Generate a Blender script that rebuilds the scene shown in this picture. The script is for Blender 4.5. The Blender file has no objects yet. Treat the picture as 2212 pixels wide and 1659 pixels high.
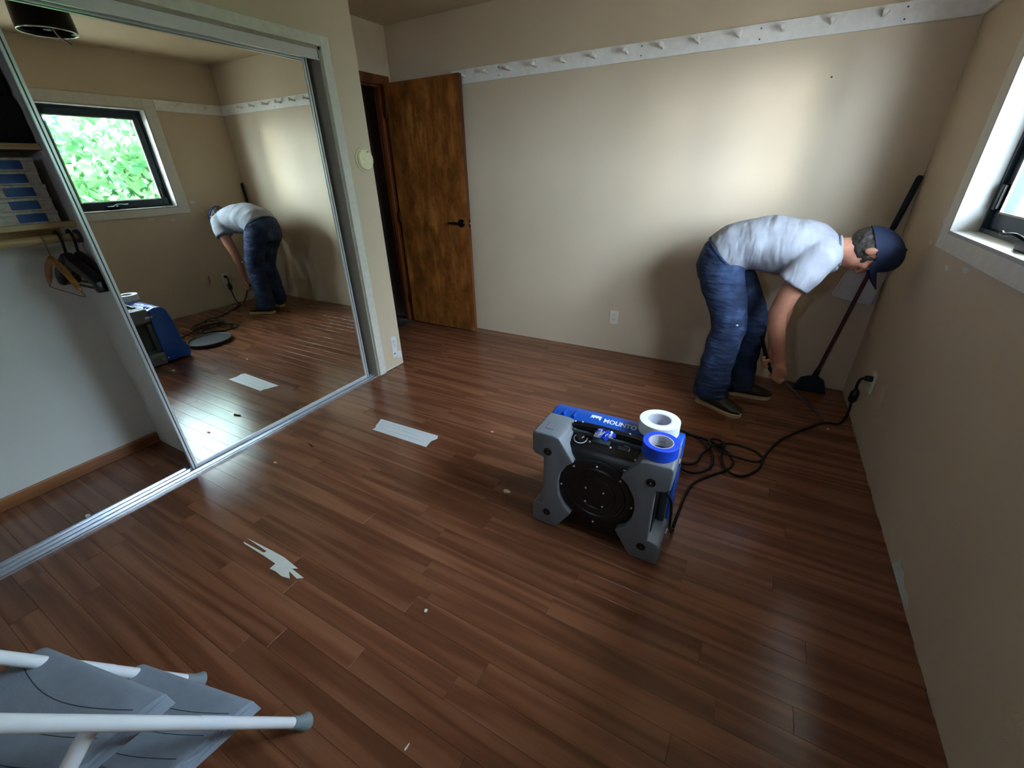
import bpy, bmesh, math, random
import numpy as np
from mathutils import Vector, Matrix, Quaternion, noise as mnoise

random.seed(7)
R = math.radians
scene = bpy.context.scene
COL = scene.collection

# ------------------------------------------------------------------ camera
CAM_LOC = Vector((-0.7029, -3.2979, 1.4026))
YAW, PITCH, ROLL, FPX = 0.5192, 0.4726, -0.0262, 913.88
cd = bpy.data.cameras.new('camera')
cd.sensor_fit = 'HORIZONTAL'
cd.sensor_width = 36.0
cd.lens = FPX / 2212.0 * 36.0
cd.clip_start = 0.02
cd.clip_end = 200
cam = bpy.data.objects.new('camera', cd)
COL.objects.link(cam)
_fw = Vector((-math.sin(YAW) * math.cos(PITCH), math.cos(YAW) * math.cos(PITCH), -math.sin(PITCH)))
_rt = Vector((math.cos(YAW), math.sin(YAW), 0))
_up = _rt.cross(_fw)
_r2 = _rt * math.cos(ROLL) + _up * math.sin(ROLL)
_u2 = -_rt * math.sin(ROLL) + _up * math.cos(ROLL)
_m = Matrix((_r2, _u2, -_fw)).transposed().to_4x4()
_m.translation = CAM_LOC
cam.matrix_world = _m
scene.camera = cam

# ------------------------------------------------------------------ world, sun, window portal, exposure
wd = bpy.data.worlds.new('sky')
scene.world = wd
wd.use_nodes = True
bg = wd.node_tree.nodes['Background']
bg.inputs['Color'].default_value = (0.66, 0.77, 1.0, 1)
bg.inputs['Strength'].default_value = 15.0

sd = bpy.data.lights.new('sun', 'SUN')
sd.energy = 0.5
sd.angle = R(9)
sd.color = (1.0, 0.93, 0.88)
sun = bpy.data.objects.new('sun', sd)
COL.objects.link(sun)
_sdir = Vector((-0.63, 0.88, -0.035)).normalized()
sun.rotation_euler = _sdir.to_track_quat('-Z', 'Y').to_euler()
sun.location = (6, -8, 3)

pd = bpy.data.lights.new('window_portal', 'AREA')
pd.shape = 'RECTANGLE'
pd.size = 1.80
pd.size_y = 0.90
pd.cycles.is_portal = True
portal = bpy.data.objects.new('window_portal', pd)
COL.objects.link(portal)
portal.location = (0.17, -1.605, 1.555)
portal.rotation_euler = Vector((-1, 0, 0)).to_track_quat('-Z', 'Y').to_euler()

pd2 = bpy.data.lights.new('window_portal', 'AREA')  # guides sky sampling through the added rear fill window
pd2.shape = 'RECTANGLE'
pd2.size = 0.35
pd2.size_y = 0.40
pd2.cycles.is_portal = True
portal2 = bpy.data.objects.new('window_portal', pd2)
COL.objects.link(portal2)
portal2.location = (-1.25, -4.57, 1.79)
portal2.rotation_euler = Vector((0, 1, 0)).to_track_quat('-Z', 'Z').to_euler()

vs = scene.view_settings
vs.view_transform = 'Standard'
vs.look = 'None'
vs.gamma = 1.0
vs.exposure = 2.08
vs.use_curve_mapping = False
cy = scene.cycles
cy.use_denoising = True
cy.max_bounces = 9
cy.diffuse_bounces = 5
cy.glossy_bounces = 4
cy.transparent_max_bounces = 8
cy.use_adaptive_sampling = True
cy.adaptive_threshold = 0.04
cy.transmission_bounces = 6
cy.caustics_reflective = True
cy.caustics_refractive = False
cy.sample_clamp_indirect = 8.0

# ------------------------------------------------------------------ materials
def lin(c):
    return c / 12.92 if c <= 0.04045 else ((c + 0.055) / 1.055) ** 2.4

def rgb(h):
    h = h.lstrip('#')
    return tuple(lin(int(h[i:i + 2], 16) / 255) for i in (0, 2, 4)) + (1,)

class NT:
    def __init__(self, name):
        self.m = bpy.data.materials.new(name)
        self.m.use_nodes = True
        self.t = self.m.node_tree
        self.b = self.t.nodes['Principled BSDF']
    def n(self, kind, **kw):
        x = self.t.nodes.new(kind)
        for k, v in kw.items():
            if k in x.inputs:
                x.inputs[k].default_value = v
            else:
                setattr(x, k, v)
        return x
    def l(self, a, b):
        self.t.links.new(a, b)
    def ramp(self, fac, stops):
        r = self.n('ShaderNodeValToRGB')
        el = r.color_ramp.elements
        while len(el) < len(stops):
            el.new(0.5)
        for e, (p, c) in zip(el, stops):
            e.position = p
            e.color = c
        self.l(fac, r.inputs['Fac'])
        return r.outputs['Color']
    def bump(self, h, strength=0.2, dist=0.002):
        bn = self.n('ShaderNodeBump')
        bn.inputs['Strength'].default_value = strength
        bn.inputs['Distance'].default_value = dist
        self.l(h, bn.inputs['Height'])
        self.l(bn.outputs['Normal'], self.b.inputs['Normal'])

def plain(name, col, rough=0.5, metal=0.0, var=0.06, scale=30.0, bump=0.0, bscale=200.0, spec=0.5):
    t = NT(name)
    c = rgb(col)
    pos = t.n('ShaderNodeNewGeometry').outputs['Position']
    nz = t.n('ShaderNodeTexNoise', Scale=scale, Detail=3.0)
    t.l(pos, nz.inputs['Vector'])
    a = tuple(max(0, x * (1 - var)) for x in c[:3]) + (1,)
    b = tuple(min(1, x * (1 + var)) for x in c[:3]) + (1,)
    t.l(t.ramp(nz.outputs['Fac'], [(0.3, a), (0.7, b)]), t.b.inputs['Base Color'])
    t.b.inputs['Roughness'].default_value = rough
    t.b.inputs['Metallic'].default_value = metal
    t.b.inputs['Specular IOR Level'].default_value = spec
    if bump:
        n2 = t.n('ShaderNodeTexNoise', Scale=bscale, Detail=2.0)
        t.l(pos, n2.inputs['Vector'])
        t.bump(n2.outputs['Fac'], bump, 0.002)
    return t.m

def wood_mat(name, dark, mid, light, axis='X', rough=0.3, per_object=True, ring=26.0, stretch=0.06, blotch=0.0, spec=0.5, bump=0.05):
    t = NT(name)
    pos = t.n('ShaderNodeNewGeometry').outputs['Position']
    mp = t.n('ShaderNodeMapping')
    sc = [1, 1, 1]
    sc['XYZ'.index(axis)] = stretch
    mp.inputs['Scale'].default_value = sc
    oi = t.n('ShaderNodeObjectInfo')
    if per_object:
        add = t.n('ShaderNodeVectorMath', operation='ADD')
        mul = t.n('ShaderNodeVectorMath', operation='SCALE')
        mul.inputs[0].default_value = (37.0, 53.0, 29.0)
        t.l(oi.outputs['Random'], mul.inputs['Scale'])
        t.l(pos, add.inputs[0])
        t.l(mul.outputs[0], add.inputs[1])
        src = add.outputs[0]
    else:
        src = pos
    t.l(src, mp.inputs['Vector'])
    n1 = t.n('ShaderNodeTexNoise', Scale=7.0, Detail=2.0, Roughness=0.5)
    t.l(mp.outputs[0], n1.inputs['Vector'])
    # cathedral rings: sine of a stretched noise
    m1 = t.n('ShaderNodeMath', operation='MULTIPLY')
    m1.inputs[1].default_value = ring
    t.l(n1.outputs['Fac'], m1.inputs[0])
    s1 = t.n('ShaderNodeMath', operation='SINE')
    t.l(m1.outputs[0], s1.inputs[0])
    mr = t.n('ShaderNodeMapRange')
    mr.inputs['From Min'].default_value = -1
    t.l(s1.outputs[0], mr.inputs['Value'])
    # fine pores
    mp2 = t.n('ShaderNodeMapping')
    sc2 = [130, 130, 130]
    sc2['XYZ'.index(axis)] = 5
    mp2.inputs['Scale'].default_value = sc2
    t.l(src, mp2.inputs['Vector'])
    n2 = t.n('ShaderNodeTexNoise', Scale=1.0, Detail=2.0)
    t.l(mp2.outputs[0], n2.inputs['Vector'])
    mx = t.n('ShaderNodeMix')
    mx.data_type = 'FLOAT'
    mx.inputs['Factor'].default_value = 0.45
    t.l(mr.outputs[0], mx.inputs[2])
    t.l(n2.outputs['Fac'], mx.inputs[3])
    col = t.ramp(mx.outputs[0], [(0.18, rgb(dark)), (0.48, rgb(mid)), (0.85, rgb(light))])
    if blotch:
        n3 = t.n('ShaderNodeTexNoise', Scale=6.5, Detail=5.0, Roughness=0.7)
        mp3 = t.n('ShaderNodeMapping')
        s3 = [1.6, 1.6, 1.6]
        s3['XYZ'.index(axis)] = 0.9
        mp3.inputs['Scale'].default_value = s3
        t.l(src, mp3.inputs['Vector'])
        t.l(mp3.outputs[0], n3.inputs['Vector'])
        bl = t.ramp(n3.outputs['Fac'], [(0.36, (1 - blotch, 1 - blotch, 1 - blotch, 1)), (0.62, (1, 1, 1, 1))])
        mm = t.n('ShaderNodeMix')
        mm.data_type = 'RGBA'
        mm.blend_type = 'MULTIPLY'
        mm.inputs['Factor'].default_value = 1.0
        t.l(col, mm.inputs[6])
        t.l(bl, mm.inputs[7])
        col = mm.outputs[2]
    if per_object:
        hs = t.n('ShaderNodeHueSaturation')
        r2 = t.n('ShaderNodeMapRange')
        r2.inputs['To Min'].default_value = 0.84
        r2.inputs['To Max'].default_value = 1.12
        t.l(oi.outputs['Random'], r2.inputs['Value'])
        t.l(r2.outputs[0], hs.inputs['Value'])
        t.l(col, hs.inputs['Color'])
        col = hs.outputs['Color']
    t.l(col, t.b.inputs['Base Color'])
    t.b.inputs['Roughness'].default_value = rough
    t.b.inputs['Specular IOR Level'].default_value = spec
    if bump:
        t.bump(mx.outputs[0], bump, 0.001)
    return t.m

def wall_mat(name, col, var=0.035):
    t = NT(name)
    c = rgb(col)
    pos = t.n('ShaderNodeNewGeometry').outputs['Position']
    n1 = t.n('ShaderNodeTexNoise', Scale=2.2, Detail=4.0)
    t.l(pos, n1.inputs['Vector'])
    a = tuple(x * (1 - var) for x in c[:3]) + (1,)
    b = tuple(x * (1 + var) for x in c[:3]) + (1,)
    t.l(t.ramp(n1.outputs['Fac'], [(0.3, a), (0.7, b)]), t.b.inputs['Base Color'])
    t.b.inputs['Roughness'].default_value = 0.55
    t.b.inputs['Specular IOR Level'].default_value = 0.3
    n2 = t.n('ShaderNodeTexNoise', Scale=260.0, Detail=2.0)
    t.l(pos, n2.inputs['Vector'])
    t.bump(n2.outputs['Fac'], 0.12, 0.002)
    return t.m

M = {}
M['wall'] = wall_mat('beige_wall_paint', '#d3c0a6')
M['closet_wall'] = wall_mat('pale_closet_paint', '#e2e2e0')
M['ceiling'] = wall_mat('ceiling_paint', '#cbb89b', 0.05)
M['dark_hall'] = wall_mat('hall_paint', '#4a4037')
M['trim'] = plain('white_trim_paint', '#d9d5c9', 0.4, bump=0.05)
M['jamb2'] = plain('window_jamb_paint', '#b4b3ad', 0.45)
M['jamb'] = plain('grey_jamb_paint', '#a39a8c', 0.5)
M['rail'] = plain('white_rail_paint', '#eeebe6', 0.35)
M['floor'] = wood_mat('oak_floor', '#6b432e', '#7d4e36', '#8b5d43', 'X', 0.2, True, 34.0, 0.06, bump=0.01)
M['subfloor'] = plain('dark_subfloor', '#20120b', 0.8)
M['door'] = wood_mat('stained_birch_door', '#8f5524', '#b87437', '#d09350', 'Z', 0.32, False, 10.0, 0.22, blotch=0.55)
M['doorframe'] = wood_mat('stained_door_frame', '#4c2410', '#6d371b', '#864a27', 'Z', 0.35, False, 14.0, 0.1)
M['baseboard'] = wood_mat('closet_baseboard_wood', '#7a4a28', '#96603a', '#ab7649', 'Y', 0.4, False)
M['shelfwood'] = wood_mat('shelf_wood', '#b59a6a', '#cdb384', '#dcc69b', 'Y', 0.5, False)
M['alu'] = plain('white_anodised_aluminium', '#d8dbdf', 0.28, 0.35, 0.03)
M['track'] = plain('brushed_track_metal', '#c9ced6', 0.25, 0.8, 0.03)
M['black_metal'] = plain('black_metal', '#141312', 0.35, 0.6, 0.1)
M['chrome'] = plain('chrome', '#d5d5d5', 0.15, 1.0, 0.02)
M['plate'] = plain('ivory_outlet_plastic', '#e6dfcf', 0.35)
M['alarm'] = plain('yellowed_white_plastic', '#e9e2b8', 0.4)
M['sash'] = plain('dark_green_sash_paint', '#1d2f38', 0.4)
M['blue'] = plain('blue_plastic', '#1551b4', 0.35, var=0.05, bump=0.06)
M['grey'] = plain('grey_plastic', '#6d7278', 0.45, var=0.05, bump=0.12, bscale=400)
M['dgrey'] = plain('slate_plastic', '#3a4146', 0.5)
M['black'] = plain('black_plastic', '#0e0e0f', 0.38, bump=0.05)
M['rubber'] = plain('black_rubber', '#101010', 0.5, bump=0.1)
M['white_print'] = plain('white_print', '#dfe6ef', 0.5, var=0.01)
M['screw'] = plain('bright_screw', '#e2e2e2', 0.35, 0.3, 0.02)
M['wtape'] = plain('white_paper_tape', '#e4ebe6', 0.55, var=0.02)
M['btape'] = plain('blue_painter_tape', '#1446cf', 0.5, var=0.04)
M['core'] = plain('grey_card_core', '#b9b9c2', 0.6)
M['ink'] = plain('dark_ink', '#1c1d2a', 0.6)
M['paper'] = plain('white_masking_tape', '#d8dcdf', 0.5, var=0.03, bump=0.3, bscale=60)
M['ppaper'] = plain('white_torn_paper', '#dedfd6', 0.7, var=0.03)
M['lad_white'] = plain('white_powder_coat', '#e7ebf0', 0.25, var=0.02)
M['lad_step'] = plain('grey_step_plastic', '#8b97a6', 0.5, var=0.06, bump=0.15, bscale=300)
M['lad_groove'] = plain('step_groove', '#4c5560', 0.7)
M['lad_foot'] = plain('grey_rubber', '#7d8a8e', 0.55)
M['skin'] = plain('skin', '#c98b70', 0.5, var=0.08, scale=40, bump=0.05)
M['hair'] = plain('greying_dark_hair', '#3b332e', 0.6, var=0.35, scale=120, bump=0.5, bscale=250)
M['shoe'] = plain('dark_brown_leather', '#2e2620', 0.55, var=0.15)
M['sole'] = plain('tan_rubber_sole', '#c4a97e', 0.6)
M['cap'] = plain('navy_cap_cloth', '#1a2747', 0.75, bump=0.2, bscale=500)
M['lace'] = plain('grey_lace', '#8f887c', 0.7)
M['eye'] = plain('eye_white', '#d8d4cc', 0.2)
M['steel'] = plain('worn_steel', '#7b7a7d', 0.35, 0.9, 0.2)
M['stick'] = plain('maroon_broom_stick', '#4a1d2c', 0.4)
M['bristle'] = plain('dark_bristles', '#1b2130', 0.8, var=0.3, scale=200, bump=0.5, bscale=400)
M['pan'] = plain('pale_dustpan_plastic', '#c9c7cc', 0.45)
M['card'] = plain('printed_white_card', '#b9b3a8', 0.6, var=0.25, scale=60)
M['bluelabel'] = plain('blue_box_label', '#1f4a86', 0.5, var=0.08)
M['cloth_dark'] = plain('dark_blanket', '#1d1714', 0.9, var=0.3, scale=80, bump=0.4, bscale=150)
M['tan_wood'] = wood_mat('hanger_wood', '#8a5a24', '#a97032', '#bb8748', 'X', 0.4, False)
M['wire'] = plain('brassy_wire', '#8a7a58', 0.35, 0.8)
M['orange'] = plain('orange_dot_paper', '#f0b56a', 0.6, var=0.01)
M['red'] = plain('dark_red_plastic', '#7a1714', 0.4)
M['pink'] = plain('pink_chip', '#d58f86', 0.6)
M['spackle'] = plain('white_spackle', '#d6d8d2', 0.8, var=0.08, scale=90)
M['bark'] = plain('tree_bark', '#4b3f33', 0.9, var=0.3, scale=25, bump=0.6, bscale=30)
M['lawn'] = plain('patio_gravel', '#8d8478', 0.9, var=0.3, scale=6, bump=0.5, bscale=40)

def jeans_mat():
    t = NT('worn_denim')
    pos = t.n('ShaderNodeNewGeometry').outputs['Position']
    n1 = t.n('ShaderNodeTexNoise', Scale=9.0, Detail=4.0)
    t.l(pos, n1.inputs['Vector'])
    n2 = t.n('ShaderNodeTexNoise', Scale=420.0, Detail=1.0)
    t.l(pos, n2.inputs['Vector'])
    c = t.ramp(n1.outputs['Fac'], [(0.36, rgb('#18253f')), (0.57, rgb('#27395b')), (0.76, rgb('#566d92'))])
    t.l(c, t.b.inputs['Base Color'])
    t.b.inputs['Roughness'].default_value = 0.85
    n3 = t.n('ShaderNodeTexNoise', Scale=16.0, Detail=3.0)
    mp = t.n('ShaderNodeMapping')
    mp.inputs['Scale'].default_value = (0.6, 0.6, 1.9)
    t.l(pos, mp.inputs['Vector'])
    t.l(mp.outputs[0], n3.inputs['Vector'])
    t.bump(n3.outputs['Fac'], 0.75, 0.03)
    return t.m
M['jeans'] = jeans_mat()

def shirt_mat():
    t = NT('light_grey_cotton')
    pos = t.n('ShaderNodeNewGeometry').outputs['Position']
    n1 = t.n('ShaderNodeTexNoise', Scale=14.0, Detail=3.0)
    t.l(pos, n1.inputs['Vector'])
    t.l(t.ramp(n1.outputs['Fac'], [(0.3, rgb('#96979f')), (0.7, rgb('#a7a8b0'))]), t.b.inputs['Base Color'])
    t.b.inputs['Roughness'].default_value = 0.85
    n3 = t.n('ShaderNodeTexNoise', Scale=11.0, Detail=2.0)
    mp = t.n('ShaderNodeMapping')
    mp.inputs['Rotation'].default_value = (0, R(40), 0)
    mp.inputs['Scale'].default_value = (1.5, 0.5, 0.5)
    t.l(pos, mp.inputs['Vector'])
    t.l(mp.outputs[0], n3.inputs['Vector'])
    t.bump(n3.outputs['Fac'], 0.6, 0.03)
    return t.m
M['shirt'] = shirt_mat()

def mirror_mat():
    t = NT('mirror_silver')
    t.b.inputs['Base Color'].default_value = (0.80, 0.83, 0.74, 1)
    t.b.inputs['Metallic'].default_value = 1.0
    t.b.inputs['Roughness'].default_value = 0.012
    return t.m
M['mirror'] = mirror_mat()

def glass_mat():
    t = NT('window_glass')
    tr = t.n('ShaderNodeBsdfTransparent')
    tr.inputs['Color'].default_value = (0.93, 0.97, 0.95, 1)
    gl = t.n('ShaderNodeBsdfGlossy')
    gl.inputs['Roughness'].default_value = 0.02
    mx = t.n('ShaderNodeMixShader')
    mx.inputs[0].default_value = 0.05
    t.l(tr.outputs[0], mx.inputs[1])
    t.l(gl.outputs[0], mx.inputs[2])
    t.l(mx.outputs[0], t.t.nodes['Material Output'].inputs['Surface'])
    return t.m
M['glass'] = glass_mat()

def leaf_mat(name, c1, c2):
    t = NT(name)
    pos = t.n('ShaderNodeNewGeometry').outputs['Position']
    n1 = t.n('ShaderNodeTexNoise', Scale=3.0, Detail=3.0)
    t.l(pos, n1.inputs['Vector'])
    c = t.ramp(n1.outputs['Fac'], [(0.35, rgb(c1)), (0.65, rgb(c2))])
    df = t.n('ShaderNodeBsdfDiffuse')
    tl = t.n('ShaderNodeBsdfTranslucent')
    t.l(c, df.inputs['Color'])
    t.l(c, tl.inputs['Color'])
    mx = t.n('ShaderNodeMixShader')
    mx.inputs[0].default_value = 0.45
    t.l(df.outputs[0], mx.inputs[1])
    t.l(tl.outputs[0], mx.inputs[2])
    t.l(mx.outputs[0], t.t.nodes['Material Output'].inputs['Surface'])
    return t.m
M['leaf_a'] = leaf_mat('spring_leaves', '#35603a', '#7aab6e')
M['leaf_b'] = leaf_mat('bluish_green_leaves', '#2f5c46', '#6a9f80')  # bluish green leaf colour of the trees further back

# ------------------------------------------------------------------ mesh helpers
class MB:
    """collects verts / faces of one mesh"""
    def __init__(s):
        s.v, s.f = [], []
    def add(s, vs_, fs):
        o = len(s.v)
        s.v += [tuple(p) for p in vs_]
        s.f += [tuple(i + o for i in f) for f in fs]
        return s
    def box(s, x0, x1, y0, y1, z0, z1):
        x0, x1 = min(x0, x1), max(x0, x1)
        y0, y1 = min(y0, y1), max(y0, y1)
        z0, z1 = min(z0, z1), max(z0, z1)
        return s.add([(x0, y0, z0), (x1, y0, z0), (x1, y1, z0), (x0, y1, z0), (x0, y0, z1), (x1, y0, z1), (x1, y1, z1), (x0, y1, z1)],
                     [(0, 3, 2, 1), (4, 5, 6, 7), (0, 1, 5, 4), (1, 2, 6, 5), (2, 3, 7, 6), (3, 0, 4, 7)])
    def obox(s, c, ax, ay, az):
        """oriented box: centre and three half-axis vectors"""
        c, ax, ay, az = map(Vector, (c, ax, ay, az))
        p = [c + ax * i + ay * j + az * k for k in (-1, 1) for j in (-1, 1) for i in (-1, 1)]
        fs = [(0, 2, 3, 1), (4, 5, 7, 6), (0, 1, 5, 4), (2, 6, 7, 3), (0, 4, 6, 2), (1, 3, 7, 5)]
        if ax.cross(ay).dot(az) < 0:
            fs = [f[::-1] for f in fs]
        return s.add(p, fs)
    def prism(s, poly, axis, a, b):
        """extrude a 2-D polygon along an axis (polygon in the other two axes, in xyz order)"""
        i = 'xyz'.index(axis)
        def mk(p, w):
            q = list(p)
            q.insert(i, w)
            return tuple(q)
        n = len(poly)
        area = sum(poly[k][0] * poly[(k + 1) % n][1] - poly[(k + 1) % n][0] * poly[k][1] for k in range(n))
        if (area > 0) == (axis == 'y'):
            poly = poly[::-1]
        lo, hi = min(a, b), max(a, b)
        vs_ = [mk(p, lo) for p in poly] + [mk(p, hi) for p in poly]
        fs = [tuple(range(n))[::-1], tuple(range(n, 2 * n))]
        fs += [(k, (k + 1) % n, (k + 1) % n + n, k + n) for k in range(n)]
        return s.add(vs_, fs)
    def tube(s, pts, r, n=10, closed=False, cap=True):
        pts = [Vector(p) for p in pts]
        m = len(pts)
        rs = r if isinstance(r, (list, tuple)) else [r] * m
        t0 = (pts[1] - pts[0]).normalized()
        nrm = t0.orthogonal().normalized()
        rings = []
        prev = t0
        for i, p in enumerate(pts):
            if closed:
                t = (pts[(i + 1) % m] - pts[i - 1]).normalized()
            elif i == 0:
                t = t0
            elif i == m - 1:
                t = (pts[-1] - pts[-2]).normalized()
            else:
                t = (pts[i + 1] - pts[i - 1]).normalized()
            nrm = (prev.rotation_difference(t) @ nrm)
            nrm = (nrm - t * nrm.dot(t)).normalized()
            prev = t
            b = t.cross(nrm)
            rings.append([p + (nrm * math.cos(2 * math.pi * k / n) + b * math.sin(2 * math.pi * k / n)) * rs[i] for k in range(n)])
        vs_ = [q for rg in rings for q in rg]
        fs = []
        for i in range(m if closed else m - 1):
            j = (i + 1) % m
            for k in range(n):
                fs.append((i * n + k, i * n + (k + 1) % n, j * n + (k + 1) % n, j * n + k))
        if cap and not closed:
            fs.append(tuple(range(n))[::-1])
            fs.append(tuple((m - 1) * n + k for k in range(n)))
        return s.add(vs_, fs)
    def lathe(s, prof, c, axis=(0, 0, 1), n=32, sx=1.0):
        """prof: (radius, height) list from bottom to top; capped at its ends"""
        ax = Vector(axis).normalized()
        u = ax.orthogonal().normalized()
        w = ax.cross(u)
        c = Vector(c)
        vs_, fs = [], []
        for r_, h in prof:
            vs_ += [c + ax * h + (u * math.cos(2 * math.pi * k / n) + w * math.sin(2 * math.pi * k / n)) * r_ for k in range(n)]
        for i in range(len(prof) - 1):
            for k in range(n):
                fs.append((i * n + k, i * n + (k + 1) % n, (i + 1) * n + (k + 1) % n, (i + 1) * n + k))
        if prof[0][0] > 1e-6 and prof[0] != prof[-1]:
            fs.append(tuple(range(n))[::-1])
        if prof[-1][0] > 1e-6 and prof[0] != prof[-1]:
            fs.append(tuple((len(prof) - 1) * n + k for k in range(n)))
        return s.add(vs_, fs)
    def ell(s, c, rad, rot=None, n=20, m=12):
        """ellipsoid, rot = 3 axis vectors"""
        c = Vector(c)
        ax = [Vector(a).normalized() for a in (rot or ((1, 0, 0), (0, 1, 0), (0, 0, 1)))]
        vs_, fs = [], []
        for i in range(1, m):
            th = math.pi * i / m
            for k in range(n):
                ph = 2 * math.pi * k / n
                vs_.append(c + ax[0] * (rad[0] * math.sin(th) * math.cos(ph)) + ax[1] * (rad[1] * math.sin(th) * math.sin(ph)) + ax[2] * (rad[2] * math.cos(th)))
        t = len(vs_)
        vs_ += [c + ax[2] * rad[2], c - ax[2] * rad[2]]
        for i in range(m - 2):
            for k in range(n):
                fs.append((i * n + k, (i + 1) * n + k, (i + 1) * n + (k + 1) % n, i * n + (k + 1) % n))
        for k in range(n):
            fs.append((t, k, (k + 1) % n))
            fs.append((t + 1, (m - 2) * n + (k + 1) % n, (m - 2) * n + k))
        return s.add(vs_, fs)
    def loft(s, path, radii, side=(0, 1, 0), n=20, power=2.0):
        """elliptical rings along a path; radii = (along side, across)"""
        pts = [Vector(p) for p in path]
        m = len(pts)
        vs_, fs = [], []
        for i, p in enumerate(pts):
            t = (pts[min(i + 1, m - 1)] - pts[max(i - 1, 0)]).normalized()
            sd_ = Vector(side)
            sd_ = (sd_ - t * sd_.dot(t)).normalized()
            nr = t.cross(sd_)
            a, b = radii[i]
            for k in range(n):
                ph = 2 * math.pi * k / n
                cc, ss = math.cos(ph), math.sin(ph)
                cc = math.copysign(abs(cc) ** (2 / power), cc)
                ss = math.copysign(abs(ss) ** (2 / power), ss)
                vs_.append(p + sd_ * (a * cc) + nr * (b * ss))
        for i in range(m - 1):
            for k in range(n):
                fs.append((i * n + k, i * n + (k + 1) % n, (i + 1) * n + (k + 1) % n, (i + 1) * n + k))
        fs.append(tuple(range(n))[::-1])
        fs.append(tuple((m - 1) * n + k for k in range(n)))
        return s.add(vs_, fs)

ORG = {}
def mesh_from(name, mb, origin=(0, 0, 0), bevel=0.0, seg=2, smooth=None, bevel_angle=35):
    bm = bmesh.new()
    o = Vector(origin)
    vv = [bm.verts.new(Vector(p) - o) for p in mb.v]
    for f in mb.f:
        try:
            bm.faces.new([vv[i] for i in f])
        except ValueError:
            pass
    bmesh.ops.recalc_face_normals(bm, faces=bm.faces)
    if bevel:
        es = [e for e in bm.edges if len(e.link_faces) == 2 and e.calc_face_angle(0) > R(bevel_angle)]
        bmesh.ops.bevel(bm, geom=es, offset=bevel, segments=seg, profile=0.5, affect='EDGES', clamp_overlap=True)
    me = bpy.data.meshes.new(name)
    bm.to_mesh(me)
    bm.free()
    if smooth is not None:
        me.polygons.foreach_set('use_smooth', [True] * len(me.polygons))
        me.set_sharp_from_angle(angle=R(smooth))
    return me

def worg(o):
    return ORG.get(o.name, Vector((0, 0, 0)))

def obj(name, mb, mat, parent=None, bevel=0.0, seg=2, smooth=None, origin=None, label=None, bevel_angle=35):
    if origin is None:
        if parent is not None:
            origin = worg(parent)
        else:
            a = np.array([tuple(p) for p in mb.v])
            lo, hi = a.min(0), a.max(0)
            origin = Vector(((lo[0] + hi[0]) / 2, (lo[1] + hi[1]) / 2, lo[2]))
    me = mesh_from(name, mb, origin, bevel, seg, smooth, bevel_angle)
    me.materials.append(M[mat] if isinstance(mat, str) else mat)
    o = bpy.data.objects.new(name, me)
    COL.objects.link(o)
    if parent is not None:
        o.parent = parent
        o.location = Vector(origin) - worg(parent)
    else:
        o.location = origin
    ORG[o.name] = Vector(origin)
    if label:
        o['label'] = label
    return o

def tag(o, label, cat, group=None, kind=None):
    o['label'] = label
    o['category'] = cat
    if group:
        o['group'] = group
    if kind:
        o['kind'] = kind
    return o

def thing(name, label, cat, loc, group=None):
    o = bpy.data.objects.new(name, None)
    o.empty_display_size = 0.05
    COL.objects.link(o)
    o.location = loc
    ORG[o.name] = Vector(loc)
    return tag(o, label, cat, group)

def struct(name, mb, mat, parent=None, label=None, **kw):
    o = obj(name, mb, mat, parent, **kw)
    if parent is None:
        o['kind'] = 'structure'
    if label:
        o['label'] = label
    return o

def spline(pts, n=8, closed=False):
    """Catmull-Rom through the points"""
    P = [Vector(p) for p in pts]
    m = len(P)
    out = []
    for i in range(m if closed else m - 1):
        p1, p2 = P[i], P[(i + 1) % m]
        p0 = P[i - 1] if (closed or i > 0) else p1 * 2 - p2
        p3 = P[(i + 2) % m] if (closed or i + 2 < m) else p2 * 2 - p1
        for k in range(n):
            t = k / n
            out.append(0.5 * ((2 * p1) + (p2 - p0) * t + (2 * p0 - 5 * p1 + 4 * p2 - p3) * t * t + (3 * p1 - p0 - 3 * p2 + p3) * t ** 3))
    if not closed:
        out.append(P[-1])
    return out

def remesh(name, mb, mat, parent, voxel, smooth_it=6, disp=0.0, dscale=8.0, dvec=(1, 1, 1), origin=None):
    """union of closed shapes by voxel remesh, then smoothed; one continuous mesh"""
    o = obj(name, mb, mat, parent, origin=origin)
    md = o.modifiers.new('r', 'REMESH')
    md.mode = 'VOXEL'
    md.voxel_size = voxel
    if smooth_it:
        sm = o.modifiers.new('s', 'SMOOTH')
        sm.iterations = smooth_it
        sm.factor = 0.5
    dg = bpy.context.evaluated_depsgraph_get()
    me = bpy.data.meshes.new_from_object(o.evaluated_get(dg))
    me.name = name
    o.modifiers.clear()
    old = o.data
    o.data = me
    bpy.data.meshes.remove(old)
    if disp:
        n = len(me.vertices)
        nr = np.zeros(n * 3)
        me.vertices.foreach_get('normal', nr)
        co = np.zeros(n * 3)
        me.vertices.foreach_get('co', co)
        co = co.reshape(-1, 3)
        nr = nr.reshape(-1, 3)
        for i in range(n):
            q = Vector(co[i]) * dscale
            q = Vector((q.x * dvec[0], q.y * dvec[1], q.z * dvec[2]))
            co[i] += nr[i] * disp * mnoise.noise(q)
        me.vertices.foreach_set('co', co.ravel())
    me.polygons.foreach_set('use_smooth', [True] * len(me.polygons))
    me.update()
    return o

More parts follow.
